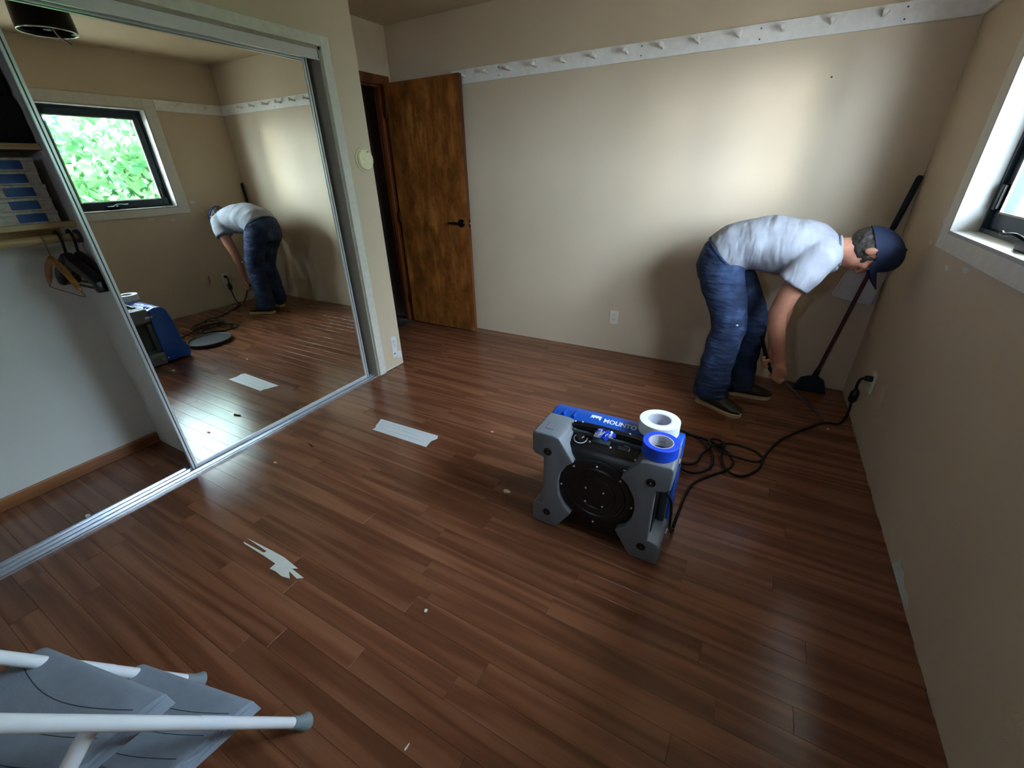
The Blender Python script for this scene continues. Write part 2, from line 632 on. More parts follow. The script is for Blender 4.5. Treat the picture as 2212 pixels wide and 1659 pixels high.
def text_mb(body, size, origin, ux, uy, depth=0.0006, bold=0.0, align='LEFT'):
    """flat lettering as mesh, laid in the plane ux (reading direction), uy (up)"""
    cu = bpy.data.curves.new('txt', 'FONT')
    cu.body = body
    cu.size = size
    cu.offset = bold
    cu.align_x = align
    cu.resolution_u = 3
    o = bpy.data.objects.new('txt', cu)
    COL.objects.link(o)
    dg = bpy.context.evaluated_depsgraph_get()
    me = bpy.data.meshes.new_from_object(o.evaluated_get(dg))
    ux, uy = Vector(ux).normalized(), Vector(uy).normalized()
    uz = ux.cross(uy)
    mb = MB()
    og = Vector(origin)
    mb.add([og + ux * v.co.x + uy * v.co.y + uz * depth for v in me.vertices], [tuple(p.vertices) for p in me.polygons])
    bpy.data.objects.remove(o)
    bpy.data.curves.remove(cu)
    bpy.data.meshes.remove(me)
    return mb

# ------------------------------------------------------------------ the room shell
XC, XM, XR_, XB = -3.044, -3.089, -3.69, -3.60      # closet wall face, mirror plane, recess wall, closet back
YP, YO, YE = -0.983, -1.25, -3.72                    # pier end, closet opening right / left
HC, YREAR = 2.44, -4.40

sub = struct('floor', MB().box(-4.75, 0.0, YREAR, 0.0, -0.10, -0.012), 'subfloor', label='reddish brown oak strip floor')
PW = 0.078
fixed = {33: -1.54, 35: -1.247, 28: -1.80, 31: -1.59, 29: -2.70, 26: -2.2}
plank_mesh = {}
for j in range(int(-YREAR / PW) + 1):
    ya, yb = -j * PW, -(j + 1) * PW
    x = XR_ + 0.0
    end = 0.0
    cuts = [x]
    f = fixed.get(j)
    start = random.uniform(0.35, 1.15)
    if f is not None:
        k = random.choice((0.75, 0.9, 1.05))
        c = f
        while c - k > x + 0.3:
            c -= k
        start = c - x
    c = x + start
    while c < end - 0.3:
        cuts.append(c)
        c += (random.choice((0.75, 0.9, 1.05, 1.2)) if f is None else k)
    cuts.append(end)
    for a, b in zip(cuts[:-1], cuts[1:]):
        L = round(b - a, 2)
        if L not in plank_mesh:
            g, h = 0.0003, 0.0004
            m_ = MB()
            X0, X1, Y0, Y1 = g, L - g, -PW + g, -g
            m_.add([(X0, Y0, -0.011), (X1, Y0, -0.011), (X1, Y1, -0.011), (X0, Y1, -0.011),
                    (X0, Y0, -h), (X1, Y0, -h), (X1, Y1, -h), (X0, Y1, -h),
                    (X0 + h, Y0 + h, 0), (X1 - h, Y0 + h, 0), (X1 - h, Y1 - h, 0), (X0 + h, Y1 - h, 0)],
                   [(0, 1, 5, 4), (1, 2, 6, 5), (2, 3, 7, 6), (3, 0, 4, 7), (4, 5, 9, 8), (5, 6, 10, 9), (6, 7, 11, 10), (7, 4, 8, 11), (8, 9, 10, 11)])
            me = mesh_from('plank', m_)
            me.materials.append(M['floor'])
            plank_mesh[L] = me
        o = bpy.data.objects.new('plank', plank_mesh[L])
        COL.objects.link(o)
        o.parent = sub
        o.location = Vector((a, ya, 0)) - worg(sub)

# back wall
wall_back = struct('wall_back', MB().box(XR_ - 0.06, 0.15, 0.0, 0.12, -0.1, 2.56), 'wall')
# right wall with window opening
WY0, WY1, WZ0, WZ1 = -0.774, -2.436, 1.113, 1.994
wr = MB()
wr.box(0, 0.15, YREAR - 0.12, WY1, -0.1, 2.56)
wr.box(0, 0.15, WY0, 0.0, -0.1, 2.56)
wr.box(0, 0.15, WY1, WY0, -0.1, WZ0)
wr.box(0, 0.15, WY1, WY0, WZ1, 2.56)
wall_right = struct('wall_right', wr, 'wall')
# rear wall, cut through for the added fill window
RX0, RX1, RZA, RZB = -1.40, -1.10, 1.62, 1.96
wq = MB()
wq.box(-4.8, RX0, YREAR - 0.12, YREAR, -0.1, 2.56)
wq.box(RX1, 0.15, YREAR - 0.12, YREAR, -0.1, 2.56)
wq.box(RX0, RX1, YREAR - 0.12, YREAR, -0.1, RZA)
wq.box(RX0, RX1, YREAR - 0.12, YREAR, RZB, 2.56)
wall_rear = struct('wall_rear', wq, 'wall')
# closet wall: pier, header, far stub
wl = MB()
wl.box(XC - 0.12, XC, YO, YP, 0.004, HC)
wl.box(XC - 0.12, XC, YE, YO, 2.022, HC)
wl.box(XC - 0.12, XC, YREAR, YE, 0.004, HC)
wl.box(XR_, XC - 0.12, YP - 0.12, YP, 0.004, HC)
wall_left = struct('wall_left', wl, 'wall')
# recess wall with doorway
DY0, DY1, DZ = -0.075, -0.875, 2.055
wd_ = MB()
wd_.box(XR_ - 0.11, XR_, DY0, 0.0, 0.0, HC)
wd_.box(XR_ - 0.11, XR_, YP, DY1, 0.0, HC)
wd_.box(XR_ - 0.11, XR_, DY1, DY0, DZ, HC)
wall_recess = struct('wall_recess', wd_, 'wall')
# closet interior
ci = MB()
ci.box(XB - 0.10, XB, YREAR, YP - 0.12, 0.0, HC)
wall_closet = struct('wall_closet_back', ci, 'closet_wall')
wall_div = struct('wall_closet_divider', MB().box(XB, XC - 0.125, -2.50, -2.40, 0.0, HC), 'closet_wall')
wall_ce = struct('wall_closet_end', MB().box(XB, XC - 0.125, YE - 0.10, YE, 0.0, HC), 'closet_wall')
ceiling = struct('ceiling', MB().box(-4.8, 0.15, YREAR - 0.12, 0.12, HC, HC + 0.12), 'ceiling')
# hallway behind the door
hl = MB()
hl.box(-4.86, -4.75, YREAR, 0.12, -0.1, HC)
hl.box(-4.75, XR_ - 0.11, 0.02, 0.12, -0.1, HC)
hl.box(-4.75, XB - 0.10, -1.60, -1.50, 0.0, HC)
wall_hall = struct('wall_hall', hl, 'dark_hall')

# ------------------------------------------------------------------ closet casing, doors, track
cas = MB()
cas.box(XC, XC + 0.016, -1.190, YO, 0.004, 2.072)
cas.box(XC, XC + 0.016, YO, YE, 2.022, 2.072)
cas.box(XC, XC + 0.016, YE, YE - 0.06, 0.004, 2.072)
tr1 = struct('trim_1', cas, 'trim', label='pale casing around the mirrored closet opening', bevel=0.002)
jm = MB()
jm.box(XC - 0.12, XC + 0.002, YO - 0.014, YO, 0.0, 2.022)
jm.box(XC - 0.12, XC + 0.002, YE, YE + 0.014, 0.0, 2.022)
jm.box(XC - 0.12, XC + 0.002, YE, YO, 2.008, 2.022)
tr2 = struct('trim_2', jm, 'jamb', label='grey painted jamb lining the closet opening')

trk = thing('sliding_door_track', 'narrow silver double track across the closet floor opening', 'track', (XC - 0.05, -2.48, 0))
obj('base_plate', MB().box(XC - 0.105, XC - 0.002, YE + 0.014, YO - 0.016, 0.0, 0.004), 'track', trk)
for xx in (XC - 0.103, XC - 0.070, XC - 0.037, XC - 0.006):
    obj('rail', MB().box(xx - 0.002, xx + 0.002, YE + 0.014, YO - 0.016, 0.004, 0.013), 'track', trk)
hd = thing('head_track', 'white metal head rail above the mirrored sliding doors', 'track', (XC - 0.04, -2.48, 1.96))
obj('fascia', MB().box(XC - 0.012, XC - 0.004, YE + 0.014, YO - 0.016, 1.962, 2.008), 'alu', hd)
obj('top_channel', MB().box(XC - 0.11, XC - 0.012, YE + 0.014, YO - 0.016, 1.997, 2.008), 'alu', hd)
obj('lip', MB().box(XC - 0.010, XC + 0.004, YE + 0.014, YO - 0.016, 1.958, 1.966), 'alu', hd)

def mirror_door(xp, y0, y1, label, z0=0.014, z1=1.985):
    t = thing('mirror_door', label, 'mirror door', (xp, (y0 + y1) / 2, z0))
    w = 0.026
    for ya, yb in ((y0, y0 + w), (y1 - w, y1)):
        s_ = obj('stile', MB().box(xp - 0.018, xp + 0.006, ya, yb, z0, z1), 'alu', t, bevel=0.003)
        obj('groove', MB().box(xp + 0.004, xp + 0.0075, (ya + yb) / 2 - 0.002, (ya + yb) / 2 + 0.002, z0, z1), 'dgrey', s_)
    obj('bottom_rail', MB().box(xp - 0.016, xp + 0.005, y0 + w, y1 - w, z0, z0 + 0.022), 'alu', t, bevel=0.002)
    obj('top_rail', MB().box(xp - 0.016, xp + 0.005, y0 + w, y1 - w, z1 - 0.03, z1), 'alu', t, bevel=0.002)
    obj('mirror_pane', MB().box(xp - 0.006, xp, y0 + w - 0.004, y1 - w + 0.004, z0 + 0.018, z1 - 0.026), 'mirror', t)
    obj('backing_panel', MB().box(xp - 0.014, xp - 0.0065, y0 + w - 0.004, y1 - w + 0.004, z0 + 0.018, z1 - 0.026), 'trim', t)
    return t
mirror_door(XM, -2.568, -1.318, 'front sliding closet door with a large framed mirror')
mirror_door(XM - 0.034, -2.54, -1.287, 'rear mirrored sliding door, only its right edge showing')

# closet baseboards
bb = struct('baseboard_closet', MB().box(XB, XB + 0.014, YE, -2.50, 0.0, 0.062), 'baseboard', label='brown wooden baseboard along the closet back wall', bevel=0.003)

# ------------------------------------------------------------------ closet contents
sh = thing('closet_shelf', 'lower pale wooden closet shelf carrying the labelled boxes', 'shelf', (-3.45, -3.1, 1.218))
obj('board', MB().box(XB + 0.001, -3.345, YE + 0.002, -2.502, 1.218, 1.240), 'shelfwood', sh, bevel=0.002)
obj('cleat', MB().box(XB + 0.001, XB + 0.020, YE + 0.002, -2.502, 1.150, 1.217), 'shelfwood', sh)
sh2 = thing('closet_shelf', 'upper pale wooden closet shelf under the dark blankets', 'shelf', (-3.45, -3.1, 1.513))
obj('board', MB().box(XB + 0.001, -3.345, YE + 0.002, -2.502, 1.513, 1.535), 'shelfwood', sh2, bevel=0.002)
rod = thing('closet_rod', 'round tan wooden clothes rod below the lower shelf', 'rod', (-3.37, -3.1, 1.160))
obj('pole', MB().tube([(-3.37, YE + 0.012, 1.175), (-3.37, -2.512, 1.175)], 0.0165, 16), 'shelfwood', rod, smooth=40)
for yy in (YE + 0.002, -2.514):
    obj('end_cup', MB().lathe([(0.028, 0), (0.028, 0.011)], (-3.37, yy, 1.175), (0, 1, 0), 20), 'dgrey', rod, smooth=40)
zb = 1.240
ords = ['bottom', 'second from bottom', 'middle', 'second from top', 'top']
for i in range(5):
    hgt = 0.049
    x1 = -3.352 + random.uniform(-0.006, 0.0)
    y1 = -2.535 - random.uniform(0, 0.012)
    t = thing('labelled_box', 'white patterned box with blue label, %s of the closet stack' % ords[i], 'box', (x1 - 0.1, y1 - 0.18, zb), 'labelled boxes on the closet shelf')
    obj('body', MB().box(x1 - 0.21, x1, y1 - 0.36, y1, zb, zb + hgt - 0.014), 'card', t, bevel=0.002)
    obj('lid', MB().box(x1 - 0.212, x1 + 0.002, y1 - 0.362, y1 + 0.002, zb + hgt - 0.0138, zb + hgt - 0.0005), 'card', t, bevel=0.0015)
    yl = -2.582 - 0.004 * (i % 2)
    obj('label_panel', MB().box(x1 + 0.002, x1 + 0.0035, yl - 0.088, yl, zb + 0.007, zb + hgt - 0.010), 'bluelabel', t)
    zb += hgt
for i, (za, zz) in enumerate(((1.535, 1.70), (1.70, 1.86))):
    mb = MB()
    prof = [(-3.585, za), (-3.365, za), (-3.352, za + 0.03), (-3.362, za + 0.08), (-3.35, za + 0.12), (-3.37, zz), (-3.585, zz)]
    mb.prism([(p[0], p[1]) for p in prof], 'y', -3.15, -2.505 - 0.01 * i)
    tag(obj('folded_blanket', mb, 'cloth_dark', bevel=0.012, seg=3, smooth=50),
        ['dark brown folded blanket lying on the upper closet shelf', 'dark folded blanket on top of the other blanket'][i], 'blanket', 'blankets in the closet')

def hook(y, x0, z0, r=0.0245, top=1.1915):
    """question-mark hook over the rod, from neck (x0,z0) up over the rod at x=-3.37"""
    pts = [(x0, y, z0), (x0 + 0.003, y, z0 + 0.02), (-3.37 + r + 0.001, y, 1.165), (-3.37 + r, y, 1.178), (-3.37 + r * 0.7, y, 1.178 + r * 0.75),
           (-3.37, y, 1.178 + r * 1.05), (-3.37 - r * 0.75, y, 1.178 + r * 0.75), (-3.37 - r * 1.05, y, 1.176)]
    return spline(pts, 5)

# wooden hanger with wire bar
h1 = thing('wooden_hanger', 'tan wooden coat hanger with a wire bar on the closet rod', 'hanger', (-3.37, -2.63, 0.95))
obj('hook', MB().tube(hook(-2.63, -3.362, 1.10), 0.0022, 8), 'wire', h1, smooth=60)
for sx, tip in ((1, -3.20), (-1, -3.545)):
    pts = spline([(-3.362, -2.63, 1.10), (-3.362 + (tip + 3.362) * 0.5, -2.63, 1.055), (tip, -2.63, 0.975)], 6)
    obj('arm', MB().tube(pts, [0.012] * (len(pts) - 3) + [0.011, 0.009, 0.006], 10), 'tan_wood', h1, smooth=50)
obj('bar', MB().tube(spline([(-3.545, -2.63, 0.975), (-3.55, -2.63, 0.955), (-3.38, -2.63, 0.952), (-3.19, -2.63, 0.95), (-3.20, -2.63, 0.975)], 4), 0.0022, 8), 'wire', h1, smooth=60)
# black plastic hangers
def black_hanger(y, dx, label, thick):
    t = thing('plastic_hanger', label, 'hanger', (-3.37, y, 0.95), 'black plastic hangers on the closet rod')
    obj('hook', MB().tube(hook(y, -3.365, 1.10), 0.0055, 10), 'black', t, smooth=60)
    mb = MB()
    front = [(-3.365, 1.115), (-3.30, 1.09), (-3.19 + dx, 1.045), (-3.13 + dx, 1.012), (-3.125 + dx, 0.965), (-3.165 + dx, 0.960), (-3.18 + dx, 0.995), (-3.30, 1.035), (-3.365, 1.06)]
    back = [(-3.365, 1.06), (-3.44, 1.03), (-3.52, 0.985), (-3.535, 0.955), (-3.575, 0.958), (-3.58, 0.998), (-3.54, 1.035), (-3.44, 1.085), (-3.365, 1.115)]
    obj('shoulder', MB().prism(front, 'y', y - thick, y + thick), 'black', t, bevel=0.006, smooth=50)
    obj('shoulder', MB().prism(back, 'y', y - thick, y + thick), 'black', t, bevel=0.006, smooth=50)
    obj('bar', MB().tube([(-3.56, y, 0.968), (-3.155 + dx, y, 0.972)], 0.005, 8), 'black', t, smooth=60)
black_hanger(-2.575, 0.0, 'black plastic suit hanger nearest the closet divider', 0.019)
black_hanger(-2.533, -0.02, 'black plastic suit hanger half hidden behind the mirror edge', 0.014)

# ------------------------------------------------------------------ door and frame
fr = MB()
JT = 0.018
fr.box(XR_ - 0.115, XR_ + 0.004, DY0 - JT, DY0, 0.0, DZ)
fr.box(XR_ - 0.115, XR_ + 0.004, DY1, DY1 + JT, 0.0, DZ)
fr.box(XR_ - 0.115, XR_ + 0.004, DY1, DY0, DZ - JT, DZ)
fr.box(XR_ - 0.08, XR_ - 0.045, DY0 - JT - 0.012, DY0 - JT, 0.0, DZ - JT)
fr.box(XR_ - 0.08, XR_ - 0.045, DY1 + JT, DY1 + JT + 0.012, 0.0, DZ - JT)
fr.box(XR_ - 0.08, XR_ - 0.045, DY1 + JT, DY0 - JT, DZ - JT - 0.012, DZ - JT)
tr3 = struct('trim_3', fr, 'doorframe', label='stained wooden door frame of the dark doorway', bevel=0.002)
dcas = MB()
dcas.box(XR_, XR_ + 0.014, DY0 - 0.012, DY0 + 0.045, 0.0, DZ + 0.045)
dcas.box(XR_, XR_ + 0.014, DY1 - 0.045, DY1 + 0.008, 0.0, DZ + 0.045)
dcas.box(XR_, XR_ + 0.014, DY1 + 0.008, DY0 - 0.012, DZ - 0.008, DZ + 0.045)
tr4 = struct('trim_4', dcas, 'doorframe', label='stained wooden casing around the dark doorway', bevel=0.002)

door = bpy.data.objects.new('door_1', None)
COL.objects.link(door)
door.location = (XR_ + 0.02, -0.085, 0)
ORG[door.name] = Vector(door.location)
door['kind'] = 'structure'
door['label'] = 'flush stained birch door standing open against the back wall'
DX0, DX1, DYF, DYB = XR_ + 0.022, -2.908, -0.118, -0.083
obj('leaf', MB().box(DX0, DX1 - 0.004, DYF, DYB, 0.012, 2.042), 'door', door, bevel=0.0015)
obj('edge_strip', MB().box(DX1 - 0.0045, DX1, DYF, DYB, 0.012, 2.042), 'doorframe', door, bevel=0.001)
hz = 0.985
hx = -2.978
hnd = obj('lever_handle', MB().lathe([(0.033, 0.0), (0.033, 0.006), (0.028, 0.011), (0.012, 0.012), (0.011, 0.045)], (hx, DYF, hz), (0, -1, 0), 28), 'black_metal', door, smooth=35)
obj('lever', MB().tube(spline([(hx, DYF - 0.043, hz), (hx - 0.03, DYF - 0.046, hz + 0.002), (hx - 0.07, DYF - 0.046, hz + 0.004), (hx - 0.115, DYF - 0.040, hz - 0.002)], 5), [0.010] * 9 + [0.009] * 3 + [0.008, 0.007, 0.006, 0.004], 10), 'black_metal', hnd, smooth=60)
lt = obj('latch_plate', MB().box(DX1 - 0.001, DX1 + 0.0012, DYF + 0.006, DYB - 0.006, hz - 0.029, hz + 0.029), 'black_metal', door)
obj('latch_bolt', MB().box(DX1 + 0.001, DX1 + 0.011, DYF + 0.010, DYB - 0.011, hz - 0.009, hz + 0.009), 'chrome', lt, bevel=0.002)
for z in (0.25, 1.02, 1.85):
    obj('hinge', MB().tube([(XR_ + 0.018, -0.124, z - 0.045), (XR_ + 0.018, -0.124, z + 0.045)], 0.0065, 10), 'black_metal', door, smooth=50)

# ------------------------------------------------------------------ window
wn = bpy.data.objects.new('window_1', None)
COL.objects.link(wn)
wn.location = (0.05, -1.605, WZ0)
ORG[wn.name] = Vector(wn.location)
wn['kind'] = 'structure'
wn['label'] = 'wide window with dark sash and pale casing in the right wall'
CW = 0.098
def frame(mbx, x0, x1, ya, yb, za, zb_, w):
    mbx.box(x0, x1, ya - w, ya, za, zb_)
    mbx.box(x0, x1, yb, yb + w, za, zb_)
    mbx.box(x0, x1, yb + w, ya - w, za, za + w)
    mbx.box(x0, x1, yb + w, ya - w, zb_ - w, zb_)
    return mbx
cs = MB()
oy0, oy1, oz0, oz1 = WY0 + CW, WY1 - CW, 1.047, 2.078
cs.box(-0.016, 0, WY0, oy0, oz0, oz1)
cs.box(-0.016, 0, oy1, WY1, oz0, oz1)
cs.box(-0.016, 0, WY1, WY0, oz0, WZ0 + 0.004)
cs.box(-0.016, 0, WY1, WY0, WZ1 - 0.004, oz1)
obj('casing', cs, 'trim', wn, bevel=0.003)
obj('jamb', frame(MB(), -0.018, 0.15, WY0, WY1, WZ0, WZ1, 0.014), 'jamb2', wn, bevel=0.0015)
obj('stop', frame(MB(), 0.07, 0.10, WY0 - 0.014, WY1 + 0.014, WZ0 + 0.014, WZ1 - 0.014, 0.016), 'sash', wn)
ym_ = (WY0 + WY1) / 2
obj('mullion', MB().box(0.07, 0.15, ym_ - 0.022, ym_ + 0.022, WZ0 + 0.03, WZ1 - 0.03), 'sash', wn, bevel=0.002)
for ya, yb in ((WY0 - 0.030, ym_ + 0.024), (ym_ - 0.024, WY1 + 0.030)):
    s_ = obj('sash_frame', frame(MB(), 0.085, 0.125, ya, yb, WZ0 + 0.030, WZ1 - 0.030, 0.058), 'sash', wn, bevel=0.004)
    obj('pane', MB().box(0.103, 0.107, yb + 0.056, ya - 0.056, WZ0 + 0.086, WZ1 - 0.086), 'glass', s_)
    obj('glazing_bead', frame(MB(), 0.080, 0.088, ya - 0.058, yb + 0.058, WZ0 + 0.088, WZ1 - 0.088, 0.007), 'jamb', s_)
ck = obj('crank_box', MB().box(0.02, 0.085, -1.36, -1.27, WZ0 + 0.014, WZ0 + 0.048), 'black_metal', wn, bevel=0.005)
obj('crank_handle', MB().tube(spline([(0.03, -1.31, WZ0 + 0.045), (0.01, -1.28, WZ0 + 0.06), (0.0, -1.22, WZ0 + 0.055), (0.0, -1.20, WZ0 + 0.06)], 4), 0.006, 8), 'black_metal', ck, smooth=60)
lk = obj('sash_lock', MB().box(0.066, 0.086, WY0 - 0.075, WY0 - 0.045, WZ0 + 0.10, WZ0 + 0.19), 'black_metal', wn, bevel=0.004)

# unseen small window added behind the camera to brighten the room
w2 = bpy.data.objects.new('fill_window', None)
COL.objects.link(w2)
w2.location = ((RX0 + RX1) / 2, YREAR - 0.05, RZA)
ORG[w2.name] = Vector(w2.location)
w2['kind'] = 'structure'
w2['label'] = 'small fill window with dark sash, added in the rear wall'
def frame_x(mbx, y0, y1, xa, xb, za, zb_, w):
    mbx.box(xa, xa + w, y0, y1, za, zb_)
    mbx.box(xb - w, xb, y0, y1, za, zb_)
    mbx.box(xa + w, xb - w, y0, y1, za, za + w)
    mbx.box(xa + w, xb - w, y0, y1, zb_ - w, zb_)
    return mbx
obj('casing', frame_x(MB(), YREAR, YREAR + 0.016, RX0 - 0.08, RX1 + 0.08, RZA - 0.08, RZB + 0.08, 0.08), 'trim', w2, bevel=0.003)
obj('jamb', frame_x(MB(), YREAR - 0.12, YREAR, RX0, RX1, RZA, RZB, 0.014), 'rail', w2)
s_ = obj('sash_frame', frame_x(MB(), YREAR - 0.095, YREAR - 0.06, RX0 + 0.014, RX1 - 0.014, RZA + 0.014, RZB - 0.014, 0.035), 'sash', w2, bevel=0.003)
obj('pane', MB().box(RX0 + 0.047, RX1 - 0.047, YREAR - 0.080, YREAR - 0.076, RZA + 0.047, RZB - 0.047), 'glass', s_)

# ------------------------------------------------------------------ peg rails
def peg_mb(p, d):
    """turned peg: root p, direction d"""
    return MB().lathe([(0.010, 0.0), (0.0085, 0.012), (0.0078, 0.036), (0.0105, 0.048), (0.0145, 0.057), (0.0150, 0.064), (0.012, 0.072), (0.0, 0.075)], p, d, 14)
RZ0, RZ1, RT = 1.986, 2.078, 0.018
pr_ = thing('peg_rail', 'long white peg rail running along the back wall', 'peg rail', (-1.5, -0.01, RZ0))
obj('board', MB().box(-3.05, -0.0005, -RT, -0.0005, RZ0, RZ1), 'rail', pr_, bevel=0.003)
pegdir = Vector((0, -1, 0.09)).normalized()
pm = mesh_from('peg', peg_mb((0, 0, 0), pegdir), smooth=50)
pm.materials.append(M['rail'])
for x in (-2.933, -2.720, -2.524, -2.318, -2.102, -1.889, -1.680, -1.460, -1.254, -1.040, -0.828, -0.608, -0.396):
    o = bpy.data.objects.new('peg', pm)
    COL.objects.link(o)
    o.parent = pr_
    o.location = Vector((x + 0.006, -RT + 0.001, 2.034)) - worg(pr_)
for x in (-2.62, -1.585, -0.93, -0.30):
    for z in (RZ0 + 0.022, RZ1 - 0.022):
        obj('screw_head', MB().lathe([(0.004, 0), (0.003, 0.0012)], (x, -RT, z), (0, -1, 0), 10), 'dgrey', pr_)
pr2 = thing('peg_rail', 'short white peg rail between the corner and the window casing', 'peg rail', (-0.01, -0.34, RZ0))
obj('board', MB().box(-RT, -0.0005, oy0 + 0.001, -RT - 0.001, RZ0, RZ1), 'rail', pr2, bevel=0.003)
for y in (-0.20, -0.48):
    o = obj('peg', peg_mb((-RT + 0.001, y, 2.036), (-1, 0, 0.16)), 'rail', pr2, smooth=50)

# ------------------------------------------------------------------ outlets, alarm, wall marks
def outlet(c, nrm, label, blank=False):
    c, nrm = Vector(c), Vector(nrm)
    u = nrm.cross(Vector((0, 0, 1))).normalized()
    w = Vector((0, 0, 1))
    t = thing('wall_plate' if blank else 'wall_outlet', label, 'wall plate' if blank else 'outlet', c)
    mat = 'wall' if blank else 'plate'
    obj('cover_plate', MB().obox(c + nrm * 0.003, u * 0.036, w * 0.058, nrm * 0.003), mat, t, bevel=0.002)
    if not blank:
        for s_ in (-1, 1):
            q = c + w * (0.0205 * s_) + nrm * 0.0065
            rc = obj('receptacle', MB().lathe([(0.0165, 0), (0.0165, 0.0018)], q, nrm, 18), 'plate', t, smooth=40)
            for du in (-0.006, 0.006):
                obj('slot', MB().obox(q + u * du + w * 0.003 + nrm * 0.002, u * 0.0011, w * 0.0042, nrm * 0.0006), 'ink', rc)
            obj('slot', MB().lathe([(0.0024, 0), (0.0024, 0.0006)], q - w * 0.007 + nrm * 0.0018, nrm, 8), 'ink', rc)
    for s_ in ((-1, 1) if blank else (0,)):
        obj('screw', MB().lathe([(0.0032, 0), (0.0022, 0.0012)], c + w * 0.042 * s_ + nrm * 0.006, nrm, 10), 'plate' if not blank else 'wall', t)
    return t
outlet((-1.611, -0.0005, 0.297), (0, -1, 0), 'ivory duplex outlet low on the back wall')
outlet((-0.0005, -0.545, 0.308), (-1, 0, 0), 'ivory outlet on the right wall holding the black plug')
outlet((-0.0005, -0.763, 0.326), (-1, 0, 0), 'painted-over blank wall plate beside the plugged outlet', True)

al = thing('smoke_alarm', 'round yellowed smoke alarm on the wall beside the doorway', 'smoke alarm', (XC, -1.063, 1.40))
obj('base', MB().lathe([(0.068, 0), (0.068, 0.010), (0.064, 0.014)], (XC + 0.0005, -1.063, 1.47), (1, 0, 0), 40), 'alarm', al, smooth=35)
obj('dome', MB().lathe([(0.063, 0.012), (0.062, 0.026), (0.056, 0.033), (0.03, 0.037), (0.0, 0.038)], (XC, -1.063, 1.47), (1, 0, 0), 40), 'alarm', al, smooth=35)
obj('vent_slot', MB().box(XC + 0.033, XC + 0.0365, -1.056, -1.038, 1.512, 1.516), 'ink', al)
obj('test_button', MB().lathe([(0.010, 0.034), (0.009, 0.039), (0, 0.04)], (XC, -1.085, 1.475), (1, 0, 0), 20), 'alarm', al, smooth=40)

lab = thing('tape_label', 'white tape strip with an arrow low on the wall beside the closet', 'tape', (XC, -1.05, 0.08))
obj('strip', MB().prism([(-1.074, 0.258), (-1.024, 0.247), (-1.030, 0.12), (-1.038, 0.084), (-1.080, 0.083), (-1.076, 0.16)], 'x', XC + 0.0004, XC + 0.0012), 'paper', lab)
obj('arrow_mark', MB().prism([(-1.071, 0.117), (-1.048, 0.117), (-1.058, 0.103)], 'x', XC + 0.0012, XC + 0.0016), 'ink', lab)
obj('arrow_shaft', MB().prism([(-1.0585, 0.20), (-1.0555, 0.20), (-1.044, 0.165), (-1.047, 0.165)], 'x', XC + 0.0012, XC + 0.0016), 'ink', lab)
for k_ in range(2):
    obj('pen_mark', MB().prism([(-1.062, 0.222 - 0.010 * k_), (-1.046, 0.220 - 0.010 * k_), (-1.047, 0.2165 - 0.010 * k_), (-1.062, 0.2185 - 0.010 * k_)], 'x', XC + 0.0012, XC + 0.0016), 'ink', lab)
tag(obj('torn_tape', MB().prism([(-1.036, 0.123), (-0.990, 0.120), (-0.990, 0.062), (-1.012, 0.070), (-1.022, 0.063), (-1.036, 0.066)], 'x', XC + 0.0014, XC + 0.0022), 'paper'),
    'small torn white tape square at the wall corner edge', 'tape')
tag(obj('round_sticker', MB().lathe([(0.0125, 0), (0.0125, 0.0012)], (XC + 0.0004, -1.100, 0.113), (1, 0, 0), 24), 'orange'),
    'small orange round sticker low on the wall near the closet', 'sticker')
# torn plaster and filler spots belong to the walls
def blob_poly(cx, cz, rx, rz, n=11, seed=0):
    rr = random.Random(seed)
    return [(cx + rx * math.cos(2 * math.pi * k / n) * rr.uniform(0.6, 1.1), cz + rz * math.sin(2 * math.pi * k / n) * rr.uniform(0.6, 1.1)) for k in range(n)]
obj('bare_patch', MB().prism([(-1.60, 0.004), (-1.82, 0.004), (-1.83, 0.02), (-1.79, 0.045), (-1.74, 0.035), (-1.70, 0.062), (-1.66, 0.05), (-1.64, 0.07), (-1.615, 0.02)], 'x', -0.0016, 0.0002), 'spackle', wall_right)
for k_, (yy, zz_, a_, b_) in enumerate(((-1.06, 1.02, 0.035, 0.012), (-0.87, 0.99, 0.025, 0.012), (-0.62, 1.15, 0.03, 0.02), (-0.55, 1.05, 0.02, 0.015))):
    obj('filler_spot', MB().prism(blob_poly(yy, zz_, a_, b_, seed=k_), 'x', -0.0008, 0.0002), 'spackle' if k_ < 4 else 'jamb', wall_right)
obj('filler_spot', MB().prism([(-1.235, 0.006), (-1.19, 0.006), (-1.10, 0.006), (-1.02, 0.006), (-0.99, 0.012), (-1.05, 0.011), (-1.12, 0.016), (-1.20, 0.012)], 'x', XC - 0.0002, XC + 0.001), 'spackle', wall_left)
obj('nail_hole', MB().lathe([(0.0045, 0), (0.003, 0.001)], (-0.54, -0.0002, 1.80), (0, -1, 0), 10), 'ink', wall_back)

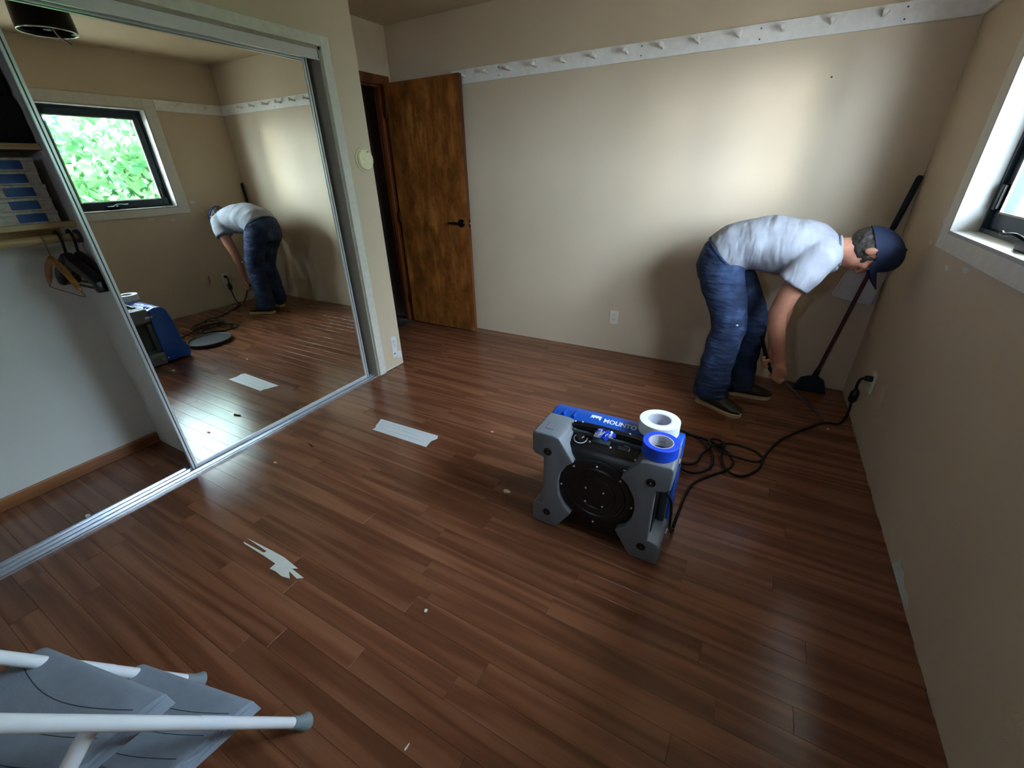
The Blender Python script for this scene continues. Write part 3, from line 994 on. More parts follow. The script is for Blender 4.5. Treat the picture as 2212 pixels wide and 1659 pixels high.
# ceiling drum (seen in the mirror)
fx = thing('ceiling_fixture', 'black drum ceiling fixture with dangling wires above the room', 'ceiling light', (-1.45, -1.81, 2.20))
obj('drum', MB().lathe([(0.128, 2.215), (0.140, 2.20), (0.141, 2.225), (0.135, 2.32), (0.105, 2.37), (0.09, 2.4395), (0.085, 2.4395), (0.10, 2.365), (0.128, 2.315), (0.134, 2.23), (0.128, 2.215)], (-1.45, -1.81, 0), (0, 0, 1), 40), 'black_metal', fx, smooth=40)
obj('rim', MB().tube([(-1.45 + 0.138 * math.cos(a * math.pi / 20), -1.81 + 0.138 * math.sin(a * math.pi / 20), 2.20) for a in range(40)], 0.0035, 8, closed=True), 'chrome', fx, smooth=60)
obj('mounting_strap', MB().box(-1.55, -1.35, -1.825, -1.795, 2.255, 2.262), 'chrome', fx, bevel=0.001)
obj('socket', MB().lathe([(0.02, 2.21), (0.022, 2.26), (0.022, 2.30)], (-1.45, -1.81, 0), (0, 0, 1), 18), 'dgrey', fx, smooth=40)
for k_, mt in ((0, 'white_print'), (1, 'red')):
    obj('wire', MB().tube(spline([(-1.46, -1.79 + 0.008 * k_, 2.25), (-1.47, -1.78 + 0.01 * k_, 2.19), (-1.46, -1.75 + 0.012 * k_, 2.165), (-1.45, -1.725 + 0.008 * k_, 2.155)], 5), 0.0032, 8), mt, fx, smooth=60)

# ------------------------------------------------------------------ air scrubber
SX, SY = -1.067, -1.885
ms = thing('air_scrubber', 'blue and grey portable air scrubber with black round front on the floor', 'air scrubber', (SX, SY, 0))
blue_prof = [(-1.872, 0.02), (-1.70, 0.012), (-1.682, 0.03), (-1.682, 0.095), (-1.712, 0.15), (-1.728, 0.36), (-1.748, 0.44), (-1.775, 0.464), (-1.815, 0.470), (-1.872, 0.452)]
bs = obj('rear_shell', MB().prism(blue_prof, 'x', -1.336, -0.798), 'blue', ms, bevel=0.010, seg=3, smooth=45)
for x in (-1.28, -1.235, -0.90, -0.855):
    obj('top_rib', MB().box(x - 0.004, x + 0.004, -1.852, -1.790, 0.455, 0.4695), 'blue', bs, bevel=0.0015)
core_prof = [(-1.872, 0.03), (-2.006, 0.03), (-2.006, 0.395), (-1.985, 0.425), (-1.905, 0.444), (-1.872, 0.446)]
core = obj('core', MB().prism(core_prof, 'x', -1.281, -0.853), 'black', ms, bevel=0.005, smooth=40)
Lp = [(-1.338, 0.462), (-1.330, 0.472), (-1.246, 0.472), (-1.222, 0.464), (-1.160, 0.371), (-1.189, 0.345), (-1.217, 0.292), (-1.224, 0.240), (-1.217, 0.184), (-1.194, 0.137), (-1.160, 0.109),
      (-1.222, 0.008), (-1.235, 0.002), (-1.328, 0.002), (-1.338, 0.012), (-1.338, 0.092), (-1.326, 0.108), (-1.288, 0.112), (-1.288, 0.355), (-1.326, 0.365), (-1.338, 0.378)]
Rp = [(2 * SX - x, z) for x, z in Lp]
for nm, pl in (('L', Lp), ('R', Rp)):
    br = obj('corner_bracket', MB().prism(pl, 'y', -2.034, -1.872), 'grey', ms, bevel=0.006, seg=3, smooth=40)
    sgn = -1 if nm == 'L' else 1
    for z in (0.391, 0.073):
        x = SX + sgn * 0.202
        b_ = obj('rubber_bolt', MB().lathe([(0.017, 0.0), (0.017, 0.003), (0.012, 0.005), (0.009, 0.003), (0.004, 0.003)], (x, -2.034, z), (0, -1, 0), 20), 'black', br, smooth=40)
        obj('bolt_centre', MB().lathe([(0.0035, 0.002), (0.0025, 0.0055)], (x, -2.034, z), (0, -1, 0), 10), 'chrome', b_)
    obj('moulded_tab', MB().prism([(SX + sgn * 0.232, -1.995), (SX + sgn * 0.232, -1.955), (SX + sgn * 0.222, -1.945), (SX + sgn * 0.204, -1.945), (SX + sgn * 0.195, -1.955), (SX + sgn * 0.195, -1.995)], 'z', 0.4715, 0.4745), 'grey', br, bevel=0.001)
    obj('side_panel', MB().box(SX + sgn * 0.2255, SX + sgn * 0.256, -1.905, -1.874, 0.114, 0.352), 'dgrey', ms, bevel=0.003)
    # recessed vent on the side, with latches above and below
    xs = SX + sgn * 0.2245
    obj('side_vent', MB().box(xs - sgn * 0.02, xs, -1.995, -1.90, 0.125, 0.345), 'black', ms)
    for z in (0.405, 0.05):
        obj('latch', MB().box(SX + sgn * 0.270, SX + sgn * 0.276, -1.905, -1.873, z - 0.008, z + 0.008), 'chrome', ms, bevel=0.001)
        obj('latch_catch', MB().lathe([(0.007, 0), (0.007, 0.006)], (SX + sgn * 0.266, -1.858, z), (sgn, 0, 0), 12), 'chrome', ms)
dc = obj('round_grille', MB().lathe([(0.158, 0.0), (0.158, 0.006), (0.150, 0.010), (0.122, 0.010), (0.117, 0.014), (0.110, 0.014), (0.105, 0.010), (0.082, 0.010), (0.078, 0.015), (0.072, 0.015), (0.068, 0.011), (0.0, 0.012)], (SX, -2.006, 0.241), (0, -1, 0), 56), 'black', ms, smooth=30)
for x, z in ((-1.150, .371), (-1.163, .346), (-1.07, .393), (-1.07, .375), (-.986, .368), (-.976, .341), (-1.213, .237), (-1.109, .258), (-1.035, .258), (-1.107, .189), (-1.035, .189), (-1.162, .123), (-.923, .231), (-1.068, .094), (-.973, .121)):
    obj('screw', MB().lathe([(0.0042, 0.0), (0.0036, 0.003), (0.0, 0.0035)], (x, -2.0165 if (x - SX) ** 2 + (z - .241) ** 2 < .022 else -2.006, z), (0, -1, 0), 10), 'screw', ms)
# sloping control panel: point on it at height z0 along y
def pz(y):
    return 0.425 + (y + 1.985) / 0.08 * 0.019
pn = Vector((0, -0.019, 0.08)).normalized()
for x, y in ((-1.207, -1.903), (-1.207, -1.980), (-1.126, -1.951), (-1.071, -1.91), (-1.042, -1.953), (-.94, -1.912), (-.94, -1.978)):
    obj('screw', MB().lathe([(0.004, 0.0), (0.003, 0.0025)], (x, y, pz(y)), pn, 10), 'screw', ms)
kb = obj('speed_knob', MB().lathe([(0.017, 0), (0.016, 0.016), (0.013, 0.019), (0, 0.019)], (-1.166, -1.947, pz(-1.947)), pn, 24), 'black', ms, smooth=40)
arc = [Vector((-1.166, -1.947, pz(-1.947))) + (Vector((1, 0, 0)) * math.cos(a) + pn.cross(Vector((1, 0, 0))) * math.sin(a)) * 0.026 + pn * 0.0006 for a in [R(-205 + 230 * k / 18) for k in range(19)]]
obj('dial_scale', MB().tube(arc, 0.0018, 6), 'white_print', ms)
up_s = pn.cross(Vector((1, 0, 0)))
def onp(x, y, h=0.0008):
    return Vector((x, y, pz(y))) + pn * h
obj('display_window', MB().obox(onp(-1.085, -1.935, 0.001), (0.036, 0, 0), up_s * 0.012, pn * 0.0012), 'dgrey', ms, bevel=0.0008)
obj('button_frame', MB().obox(onp(-0.995, -1.942, 0.001), (0.022, 0, 0), up_s * 0.010, pn * 0.0012), 'dgrey', ms, bevel=0.0008)
obj('printed_mark', MB().obox(onp(-0.985, -1.928, 0.0026), (0.012, 0, 0), up_s * 0.0012, pn * 0.0003), 'white_print', ms)
obj('printed_mark', MB().obox(onp(-0.972, -1.942, 0.0026), (0.0012, 0, 0), up_s * 0.008, pn * 0.0003), 'white_print', ms)
obj('printed_mark', MB().prism([(-0.972, 0.385), (-0.952, 0.385), (-0.952, 0.390), (-0.972, 0.390)], 'y', -2.0068, -2.006), 'white_print', ms)
# handle lying in its grey tray
tray = MB()
tray.box(-1.228, -0.906, -1.888, -1.874, 0.440, 0.462)
tray.box(-1.228, -0.906, -1.925, -1.913, 0.436, 0.452)
obj('handle_tray', tray, 'dgrey', ms, bevel=0.003)
obj('handle', MB().tube(spline([(-1.215, -1.900, 0.448), (-1.205, -1.900, 0.464), (-1.18, -1.900, 0.470), (-1.07, -1.900, 0.473), (-0.955, -1.900, 0.470), (-0.93, -1.900, 0.464), (-0.92, -1.900, 0.448)], 5), 0.011, 12), 'black', ms, smooth=60)
for x in (-1.207, -1.177, -0.985, -0.956):
    obj('screw', MB().lathe([(0.0042, 0), (0.0034, 0.002)], (x, -1.900, 0.481 if -1.2 < x < -0.96 else 0.476), (0, 0, 1), 10), 'screw', ms)
# lettering on the blue top (front-sloping band)
tslope = Vector((0, 0.057, 0.018)).normalized()
def tp(x, y, h=0.0):
    return Vector((x, y, 0.452 + (y + 1.872) / 0.057 * 0.018 + h))
obj('brand_lettering', text_mb('MOUNTO', 0.030, tp(-1.112, -1.838, 0.0), (1, 0, 0), tslope, 0.0012, 0.0009), 'white_print', ms)
lg = MB()
o_ = tp(-1.170, -1.838, 0)
def lgp(u, v):
    return o_ + Vector((1, 0, 0)) * u + tslope * v + Vector((0, -0.3, 0.95)) * 0.0012
lg.add([lgp(0.0, 0.006), (lgp(0.008, 0.014)), lgp(0.013, 0.008), lgp(0.020, 0.0165), lgp(0.026, 0.010), lgp(0.033, 0.0165), lgp(0.041, 0.004), lgp(0.044, 0.004), lgp(0.047, 0.026), lgp(0.004, 0.026)],
       [tuple(range(10))])
obj('brand_logo', lg, 'white_print', ms)
obj('power_cord', MB().tube(spline([(-0.816, -1.955, 0.30), (-0.797, -1.94, 0.26), (-0.789, -1.93, 0.20), (-0.785, -1.90, 0.10), (-0.778, -1.86, 0.03), (-0.773, -1.82, 0.0075)], 5), 0.0055, 8), 'rubber', ms, smooth=60)

# scrap of blue and clear tape caught on the handle
sc_ = MB()
rr = random.Random(5)
for k in range(16):
    c = Vector((-1.075 + rr.uniform(-0.028, 0.03), -1.932 + rr.uniform(-0.014, 0.012), 0.466 + rr.uniform(0, 0.014)))
    a = Vector((rr.uniform(-1, 1), rr.uniform(-1, 1), rr.uniform(-.6, .6))).normalized()
    b = a.orthogonal().normalized()
    sc_.obox(c, a * 0.013, b * 0.009, a.cross(b) * 0.0006)
tsp = thing('tape_scrap', 'crumpled scrap of blue tape on the air scrubber handle', 'tape scrap', (-1.075, -1.925, 0.455))
half = len(sc_.v) // 2
m1, m2 = MB(), MB()
m1.v, m1.f = sc_.v[:half], [f for f in sc_.f if max(f) < half]
m2.v, m2.f = sc_.v[half:], [tuple(i - half for i in f) for f in sc_.f if min(f) >= half]
obj('blue_shreds', m1, 'btape', tsp)
obj('clear_shreds', m2, 'white_print', tsp)

# tape rolls
def tape_roll(name, c, ro, ri, h, mat, label, z, corebody):
    t = thing(name, label, 'tape roll', (c[0], c[1], z))
    rc = ri + 0.004
    obj('tape', MB().lathe([(rc, 0.0), (ro - 0.001, 0.0), (ro, 0.001), (ro, h - 0.001), (ro - 0.001, h), (rc, h), (rc, 0.0)], (c[0], c[1], z), (0, 0, 1), 56), mat, t, smooth=35)
    k = obj('core', MB().lathe([(ri, 0.0005), (rc - 0.0002, 0.0005), (rc - 0.0002, h - 0.0008), (ri, h - 0.0008), (ri, 0.0005)], (c[0], c[1], z), (0, 0, 1), 48), 'core', t, smooth=35)
    for row, (txt, s_) in enumerate(corebody):
        tb = text_mb(txt, s_, (0, 0, 0), (1, 0, 0), (0, 1, 0), 0)
        # wrap the print round the inside of the core, upside down
        mm = MB()
        vv = []
        for x, y, zz__ in tb.v:
            a = math.pi / 2 + 0.5 - x / ri
            a = math.radians(75) + x / ri
            vv.append((c[0] + (ri - 0.0006) * math.cos(a), c[1] + (ri - 0.0006) * math.sin(a), z + h * (0.80 - 0.27 * row) - y))
        mm.add(vv, tb.f)
        obj('core_print', mm, 'ink', k)
    return t
tape_roll('masking_tape_roll', (-0.897, -1.812), 0.076, 0.0405, 0.050, 'wtape', 'wide roll of white tape on top of the air scrubber', 0.4735, ())
tape_roll('painter_tape_roll', (-0.862, -1.957), 0.0635, 0.040, 0.047, 'btape', 'roll of blue painter tape in front of the white roll', 0.4746, (('TAPE', 0.012), ('TAPE', 0.012)))

# ------------------------------------------------------------------ power cable, plug, lid on the floor
cz = 0.0068
cp = [(-0.776, -1.80, cz), (-0.772, -1.70, cz), (-0.755, -1.50, cz), (-0.69, -1.38, cz), (-0.605, -1.27, cz), (-0.59, -1.18, cz), (-0.65, -1.09, cz), (-0.75, -1.035, cz), (-0.86, -1.05, cz),
      (-0.93, -1.15, cz), (-0.89, -1.30, cz), (-0.79, -1.40, cz + .011), (-0.71, -1.36, cz + .012), (-0.68, -1.25, cz + .004), (-0.71, -1.13, cz + .006), (-0.80, -1.06, cz + .011), (-0.90, -1.02, cz + .006),
      (-0.955, -1.10, cz), (-0.93, -1.24, cz + .01), (-0.84, -1.34, cz + .011), (-0.76, -1.30, cz + .006), (-0.74, -1.20, cz + .004), (-0.69, -1.10, cz + .012), (-0.60, -1.02, cz), (-0.50, -1.035, cz), (-0.452, -1.09, cz),
      (-0.49, -1.14, cz), (-0.60, -1.155, cz + .012), (-0.69, -1.13, cz + .020), (-0.72, -1.07, cz + .022), (-0.68, -1.03, cz + .012), (-0.64, -1.08, cz + .012), (-0.645, -1.20, cz + .006), (-0.61, -1.30, cz + .012), (-0.54, -1.30, cz), (-0.47, -1.20, cz),
      (-0.445, -1.08, cz + .011), (-0.415, -0.97, cz), (-0.365, -0.85, cz), (-0.30, -0.745, cz), (-0.225, -0.64, cz), (-0.165, -0.56, cz), (-0.115, -0.525, cz), (-0.075, -0.525, cz + .004), (-0.058, -0.535, 0.05), (-0.055, -0.545, 0.12), (-0.062, -0.55, 0.185)]
cb = thing('power_cable', 'long black power cable looped on the floor behind the scrubber', 'cable', (-0.6, -1.2, 0))
obj('cord', MB().tube(spline(cp, 7), 0.0062, 8), 'rubber', cb, smooth=60)
obj('plug_body', MB().loft([(-0.062, -0.550, 0.175), (-0.062, -0.551, 0.19), (-0.060, -0.551, 0.235), (-0.058, -0.550, 0.255)], [(0.012, 0.012), (0.024, 0.021), (0.024, 0.021), (0.012, 0.012)], n=16), 'black', cb, smooth=50)
obj('plug_lead', MB().tube(spline([(-0.060, -0.550, 0.25), (-0.064, -0.549, 0.285), (-0.058, -0.548, 0.318), (-0.04, -0.546, 0.33)], 5), 0.0075, 8), 'rubber', cb, smooth=60)
obj('plug_head', MB().loft([(-0.046, -0.546, 0.329), (-0.034, -0.546, 0.329), (-0.012, -0.546, 0.329), (-0.0085, -0.546, 0.329)], [(0.011, 0.011), (0.017, 0.016), (0.018, 0.017), (0.016, 0.015)], n=16), 'black', cb, smooth=50)

tag(obj('round_tray', MB().lathe([(0.155, 0.0), (0.178, 0.004), (0.182, 0.012), (0.182, 0.030), (0.176, 0.034), (0.168, 0.031), (0.160, 0.022), (0.0, 0.020)], (-1.135, -1.425, 0.0005), (0, 0, 1), 56), 'rubber', smooth=40),
    'round black tray lying on the floor behind the scrubber', 'tray')

# ------------------------------------------------------------------ broom, dustpan
bA, bB = Vector((-0.195, -0.10, 0.10)), Vector((-0.018, -0.032, 1.315))
bd_ = (bB - bA).normalized()
bm_ = thing('broom', 'broom with a dark red stick leaning in the corner behind the person', 'broom', (-0.2, -0.1, 0))
obj('stick', MB().tube([bA, bA + bd_ * 0.5, bB - bd_ * 0.28], 0.011, 12), 'stick', bm_, smooth=60)
obj('grip', MB().tube([bB - bd_ * 0.28, bB - bd_ * 0.27, bB - bd_ * 0.01, bB], [0.011, 0.015, 0.015, 0.010], 12), 'bristle', bm_, smooth=50)
obj('socket', MB().tube([bA - bd_ * 0.03, bA + bd_ * 0.07], [0.02, 0.014], 12), 'black', bm_, smooth=50)
hb = MB()
hb.prism([(-0.30, 0.0), (-0.105, 0.0), (-0.135, 0.085), (-0.17, 0.105), (-0.22, 0.105), (-0.265, 0.085)], 'y', -0.125, -0.075)
obj('bristle_head', hb, 'bristle', bm_, bevel=0.006, smooth=40)
# dustpan clipped behind the stick, square to it
uz = bd_
ux = Vector((1, 0, 0))
ux = (ux - uz * ux.dot(uz)).normalized()
uy = uz.cross(ux).normalized()          # points to the back wall
pc = bA + bd_ * 0.615 + uy * 0.020
def pp(u, v, w):
    return pc + ux * u + uz * v + uy * w
dp = thing('dustpan', 'pale plastic dustpan hanging behind the broom stick in the corner', 'dustpan', (-0.11, -0.06, 0.5))
outl = [(-0.118, -0.075), (-0.108, -0.090), (0.082, -0.090), (0.090, -0.082), (0.084, 0.10), (0.060, 0.125), (-0.060, 0.125), (-0.098, 0.09)]
n_ = len(outl)
mbp = MB()
mbp.add([pp(u, v, 0.0) for u, v in outl] + [pp(u, v, 0.004) for u, v in outl], [tuple(range(n_)), tuple(range(n_, 2 * n_))[::-1]] + [(k, k + n_, (k + 1) % n_ + n_, (k + 1) % n_) for k in range(n_)])
obj('tray', mbp, 'pan', dp, bevel=0.001)
rim = [pp(u, v, -0.006) for u, v in outl[4:] + outl[:1]]
obj('rim', MB().tube([pp(u, v, 0.001) for u, v in [outl[3], outl[4], outl[5], outl[6], outl[7], outl[0]]], 0.005, 8), 'pan', dp, smooth=60)
obj('handle', MB().tube([pp(-0.0, 0.12, 0.001), pp(0.0, 0.17, 0.002), pp(0.0, 0.22, 0.002)], [0.010, 0.008, 0.009], 10), 'pan', dp, smooth=60)

# ------------------------------------------------------------------ pry bar in the hand
bar_pts = spline([(-0.578, -0.522, 0.485), (-0.556, -0.522, 0.43), (-0.520, -0.525, 0.345), (-0.488, -0.53, 0.285), (-0.455, -0.534, 0.255), (-0.405, -0.536, 0.225), (-0.30, -0.522, 0.135), (-0.20, -0.508, 0.052), (-0.165, -0.503, 0.022)], 6)
pb = thing('pry_bar', 'dark steel pry bar held in the bent person\'s hand', 'pry bar', (-0.3, -0.52, 0))
nb = len(bar_pts)
cut_ = 27
obj('shank', MB().tube(bar_pts[cut_:], 0.0075, 8), 'steel', pb, smooth=40)
obj('grip', MB().tube(bar_pts[:cut_ + 1], [0.008] + [0.011] * (cut_ - 1) + [0.009], 10), 'black', pb, smooth=50)
tdir = (bar_pts[-1] - bar_pts[-2]).normalized()
ts = tdir.cross(Vector((0, 0, 1))).normalized()
tn = ts.cross(tdir)
obj('claw', MB().add([bar_pts[-1] + tdir * a + ts * b + tn * c for a, b, c in ((-0.012, -0.007, -0.006), (-0.012, 0.007, -0.006), (-0.012, 0.007, 0.006), (-0.012, -0.007, 0.006), (0.024, -0.017, -0.001), (0.024, 0.017, -0.001), (0.024, 0.017, 0.001), (0.024, -0.017, 0.001))],
                 [(0, 3, 2, 1), (4, 5, 6, 7), (0, 1, 5, 4), (1, 2, 6, 5), (2, 3, 7, 6), (3, 0, 4, 7)]), 'steel', pb)

# ------------------------------------------------------------------ the person
PO = (-0.70, -0.48, 0.0)
HCn = Vector((-0.205, -0.505, 0.992))          # head centre
HU = Vector((1.0, 0.0, 0.03)).normalized()  # crown direction
HF = Vector((0.03, 0.0, -1.0)).normalized() # face direction
HS = Vector((0, 1, 0))
def hp(u, s, f):
    return HCn + HU * u + HS * s + HF * f
body = MB()
# trunk and limbs under the clothes
body.loft([(-0.86, -0.455, 0.84), (-0.80, -0.455, 0.95), (-0.66, -0.46, 0.985), (-0.48, -0.475, 0.965), (-0.37, -0.49, 0.955)], [(0.13, 0.09), (0.14, 0.095), (0.145, 0.105), (0.155, 0.105), (0.12, 0.08)])
body.loft([(-0.40, -0.49, 0.965), (-0.33, -0.497, 0.985), (-0.27, -0.503, 0.995), (-0.22, -0.505, 0.99)], [(0.075, 0.07), (0.058, 0.060), (0.056, 0.058), (0.05, 0.05)])
legR = [(-0.865, -0.545, 0.85), (-0.80, -0.56, 0.69), (-0.745, -0.585, 0.53), (-0.775, -0.595, 0.33), (-0.785, -0.60, 0.09)]
legL = [(-0.855, -0.365, 0.85), (-0.745, -0.37, 0.69), (-0.645, -0.375, 0.51), (-0.64, -0.365, 0.31), (-0.645, -0.362, 0.09)]
lr = [(0.075, 0.08), (0.068, 0.075), (0.052, 0.056), (0.050, 0.055), (0.038, 0.04)]
body.loft(legR, lr)
body.loft(legL, lr)
armR = [(-0.425, -0.630, 0.965), (-0.468, -0.658, 0.875), (-0.510, -0.655, 0.765), (-0.535, -0.636, 0.655), (-0.522, -0.612, 0.570), (-0.490, -0.590, 0.470), (-0.466, -0.574, 0.395), (-0.452, -0.568, 0.345)]
rR = [(0.062, 0.062), (0.056, 0.056), (0.049, 0.051), (0.043, 0.046), (0.041, 0.046), (0.034, 0.038), (0.025, 0.031), (0.020, 0.036)]
body.loft(armR, rR)
armL = [(-0.405, -0.355, 0.96), (-0.430, -0.325, 0.86), (-0.465, -0.335, 0.74), (-0.485, -0.36, 0.66), (-0.495, -0.40, 0.56), (-0.500, -0.445, 0.47), (-0.497, -0.475, 0.41), (-0.495, -0.487, 0.375)]
body.loft(armL, rR)
# skull, jaw, face
body.ell(hp(0.012, 0, -0.008), (0.108, 0.076, 0.096), (HU, HS, HF))
body.ell(hp(-0.050, 0, 0.030), (0.070, 0.058, 0.062), (HU, HS, HF))
body.ell(hp(-0.092, 0, 0.066), (0.022, 0.026, 0.020), (HU, HS, HF), 12, 8)
body.loft([hp(0.018, 0, 0.086), hp(-0.010, 0, 0.100), hp(-0.030, 0, 0.109), hp(-0.036, 0, 0.094)], [(0.010, 0.010), (0.012, 0.012), (0.017, 0.013), (0.014, 0.010)], n=12)
body.ell(hp(0.030, 0, 0.082), (0.012, 0.05, 0.014), (HU, HS, HF), 12, 8)
for s_ in (-1, 1):
    body.ell(hp(-0.012, s_ * 0.042, 0.072), (0.020, 0.018, 0.018), (HU, HS, HF), 12, 8)
body.ell(hp(-0.058, 0, 0.090), (0.007, 0.024, 0.010), (HU, HS, HF), 12, 8)
body.ell(hp(-0.070, 0, 0.087), (0.008, 0.021, 0.010), (HU, HS, HF), 12, 8)
for s_ in (-1, 1):
    e = hp(-0.008, s_ * 0.080, -0.006)
    body.ell(e, (0.030, 0.008, 0.018), (HU, HS, HF), 14, 8)
    body.ell(e + HS * s_ * 0.004 - HF * 0.006, (0.030, 0.009, 0.008), (HU, HS, HF), 12, 8)

def grip_hand(mb, wrist, grip, bdir, out, r=0.0088):
    """fist closed round a bar: palm on the OUT side, fingers pass beneath, thumb over the top"""
    bdir = Vector(bdir).normalized()
    out = Vector(out)
    out = (out - bdir * out.dot(bdir)).normalized()
    upv = Vector((0, 0, 1))
    upv = (upv - bdir * upv.dot(bdir) - out * upv.dot(out)).normalized()
    grip, wrist = Vector(grip), Vector(wrist)
    kn = grip + out * 0.030 + upv * 0.018
    mb.loft([wrist, wrist * 0.5 + kn * 0.5 + out * 0.002, kn], [(0.022, 0.028), (0.018, 0.040), (0.014, 0.041)], side=out, n=16)
    for i, (off, ln) in enumerate(((-0.031, 0.92), (-0.0105, 1.0), (0.0105, 1.05), (0.031, 0.95))):
        b = grip + bdir * off
        pts = [b + out * 0.030 + upv * 0.022, b + out * 0.030 - upv * 0.004 * ln, b + out * 0.018 - upv * 0.021 * ln, b - out * 0.004 - upv * 0.024 * ln, b - out * 0.021 - upv * 0.010 * ln, b - out * 0.022 + upv * 0.004 * ln]
        pts = spline(pts, 3)
        mb.tube(pts, [r * (1.08 - 0.25 * k / len(pts)) for k in range(len(pts))], 10)
        mb.ell(pts[-1], (r * 0.85,) * 3, None, 10, 6)
    tb = [wrist * 0.45 + kn * 0.55 - bdir * 0.030, grip + out * 0.016 + upv * 0.038 - bdir * 0.026, grip - out * 0.008 + upv * 0.027 - bdir * 0.010, grip - out * 0.018 + upv * 0.018 + bdir * 0.012]
    tb = spline(tb, 4)
    mb.tube(tb, [r * (1.35 - 0.4 * k / len(tb)) for k in range(len(tb))], 10)
    mb.ell(tb[-1], (r * 0.95,) * 3, None, 10, 6)
gi = 26
gR = bar_pts[gi]
grip_hand(body, (-0.453, -0.568, 0.350), gR, bar_pts[gi + 2] - bar_pts[gi - 2], (-0.05, -1, 0.05))
gj = 13
gL = bar_pts[gj]
grip_hand(body, (-0.496, -0.487, 0.380), gL, bar_pts[gj - 2] - bar_pts[gj + 2], (0.25, 1, 0.1))
person = remesh('person', body, 'skin', None, 0.0052, 4, origin=PO)
tag(person, 'person in cap, grey T-shirt and jeans bending to pry at the floor', 'person')

# shirt
sb_ = MB()
sb_.loft([(-0.862, -0.450, 0.915), (-0.810, -0.450, 0.962), (-0.745, -0.452, 0.985), (-0.64, -0.456, 0.992), (-0.52, -0.470, 0.980), (-0.43, -0.482, 0.965), (-0.365, -0.490, 0.958), (-0.325, -0.495, 0.965)],
         [(0.178, 0.142), (0.186, 0.138), (0.190, 0.136), (0.194, 0.150), (0.202, 0.148), (0.196, 0.138), (0.150, 0.112), (0.085, 0.080)], n=32)
sb_.loft([(-0.40, -0.560, 0.985), (-0.430, -0.628, 0.955), (-0.468, -0.658, 0.885), (-0.505, -0.664, 0.825)], [(0.085, 0.10), (0.088, 0.094), (0.084, 0.088), (0.083, 0.086)], n=24)
sb_.loft([(-0.39, -0.420, 0.985), (-0.405, -0.350, 0.955), (-0.425, -0.322, 0.885), (-0.442, -0.325, 0.825)], [(0.085, 0.10), (0.088, 0.094), (0.084, 0.088), (0.083, 0.086)], n=24)
shirt = remesh('t_shirt', sb_, 'shirt', person, 0.0085, 5, disp=0.008, dscale=9.0, dvec=(1.1, 0.9, 1.3))
shirt['label'] = 'light grey short-sleeved T-shirt'
# a neckband and folded hem
_nt = Vector((0.96, 0.0, 0.18)).normalized()
_nn = _nt.cross(HS).normalized()
nb_ = [Vector((-0.328, -0.496, 0.978)) + HS * (0.072 * math.sin(a)) + _nn * (0.072 * math.cos(a)) for a in [2 * math.pi * k / 24 for k in range(24)]]
obj('neckband', MB().tube(nb_, 0.008, 8, closed=True), 'shirt', shirt, smooth=60)
# jeans
jb = MB()
jb.loft([(-0.815, -0.452, 0.968), (-0.865, -0.453, 0.915), (-0.880, -0.454, 0.85), (-0.872, -0.455, 0.79)], [(0.165, 0.122), (0.178, 0.134), (0.180, 0.132), (0.165, 0.115)], n=28)
jb.loft([(-0.868, -0.545, 0.86), (-0.838, -0.552, 0.77), (-0.795, -0.562, 0.67), (-0.755, -0.585, 0.53), (-0.770, -0.594, 0.40), (-0.782, -0.598, 0.25), (-0.778, -0.600, 0.075)],
        [(0.098, 0.125), (0.100, 0.118), (0.096, 0.108), (0.090, 0.098), (0.088, 0.094), (0.090, 0.096), (0.092, 0.108)], n=24)
jb.loft([(-0.865, -0.362, 0.86), (-0.790, -0.366, 0.77), (-0.715, -0.370, 0.66), (-0.640, -0.376, 0.52), (-0.640, -0.370, 0.40), (-0.645, -0.366, 0.25), (-0.640, -0.362, 0.055)],
        [(0.098, 0.125), (0.100, 0.116), (0.096, 0.106), (0.088, 0.094), (0.086, 0.090), (0.086, 0.092), (0.088, 0.102)], n=24)
jeans = remesh('jeans', jb, 'jeans', person, 0.0085, 5, disp=0.007, dscale=11.0, dvec=(0.8, 0.8, 1.5))
jeans['label'] = 'worn blue jeans with faded thighs and knees'
# waistband, pocket and side seam
wb = []
for k in range(32):
    a = 2 * math.pi * k / 32
    t_ = Vector((0.66, 0, 0.75)).normalized()
    n2_ = t_.cross(Vector((0, 1, 0)))
    wb.append(Vector((-0.858, -0.4525, 0.918)) + Vector((0, 1, 0)) * (0.173 * math.cos(a)) + n2_ * (0.131 * math.sin(a)))
obj('waistband', MB().tube(wb, 0.009, 8, closed=True), 'jeans', jeans, smooth=60)
obj('paint_spot', MB().ell((-0.715, -0.683, 0.575), (0.007, 0.004, 0.005), None, 10, 6), 'spackle', jeans, smooth=60)

# cap
cp_ = MB()
nu, nv = 28, 10
vv, ff = [], []
for shell, dr in ((0, 0.0), (1, -0.004)):
    for i in range(nv + 1):
        th = (math.pi / 2) * i / nv
        for k in range(nu):
            ph = 2 * math.pi * k / nu
            sx_, fx_ = (0.087 + dr) * math.cos(th), (0.112 + dr) * math.cos(th)
            ub = 0.012 + 0.036 * math.sin(ph) * math.cos(th)
            vv.append(hp(ub + (0.136 + dr - 0.012) * math.sin(th) ** 0.85, sx_ * math.cos(ph), -0.004 + fx_ * math.sin(ph)))
    base = shell * (nv + 1) * nu
    for i in range(nv):
        for k in range(nu):
            q = (base + i * nu + k, base + i * nu + (k + 1) % nu, base + (i + 1) * nu + (k + 1) % nu, base + (i + 1) * nu + k)
            ff.append(q if shell == 0 else q[::-1])
off = (nv + 1) * nu
for k in range(nu):
    ff.append((k, off + k, off + (k + 1) % nu, (k + 1) % nu))
cp_.add(vv, ff)
cap = obj('cap', cp_, 'cap', person, smooth=60, label='dark navy baseball cap')
bv, bf = [], []
nb2, nl = 14, 6
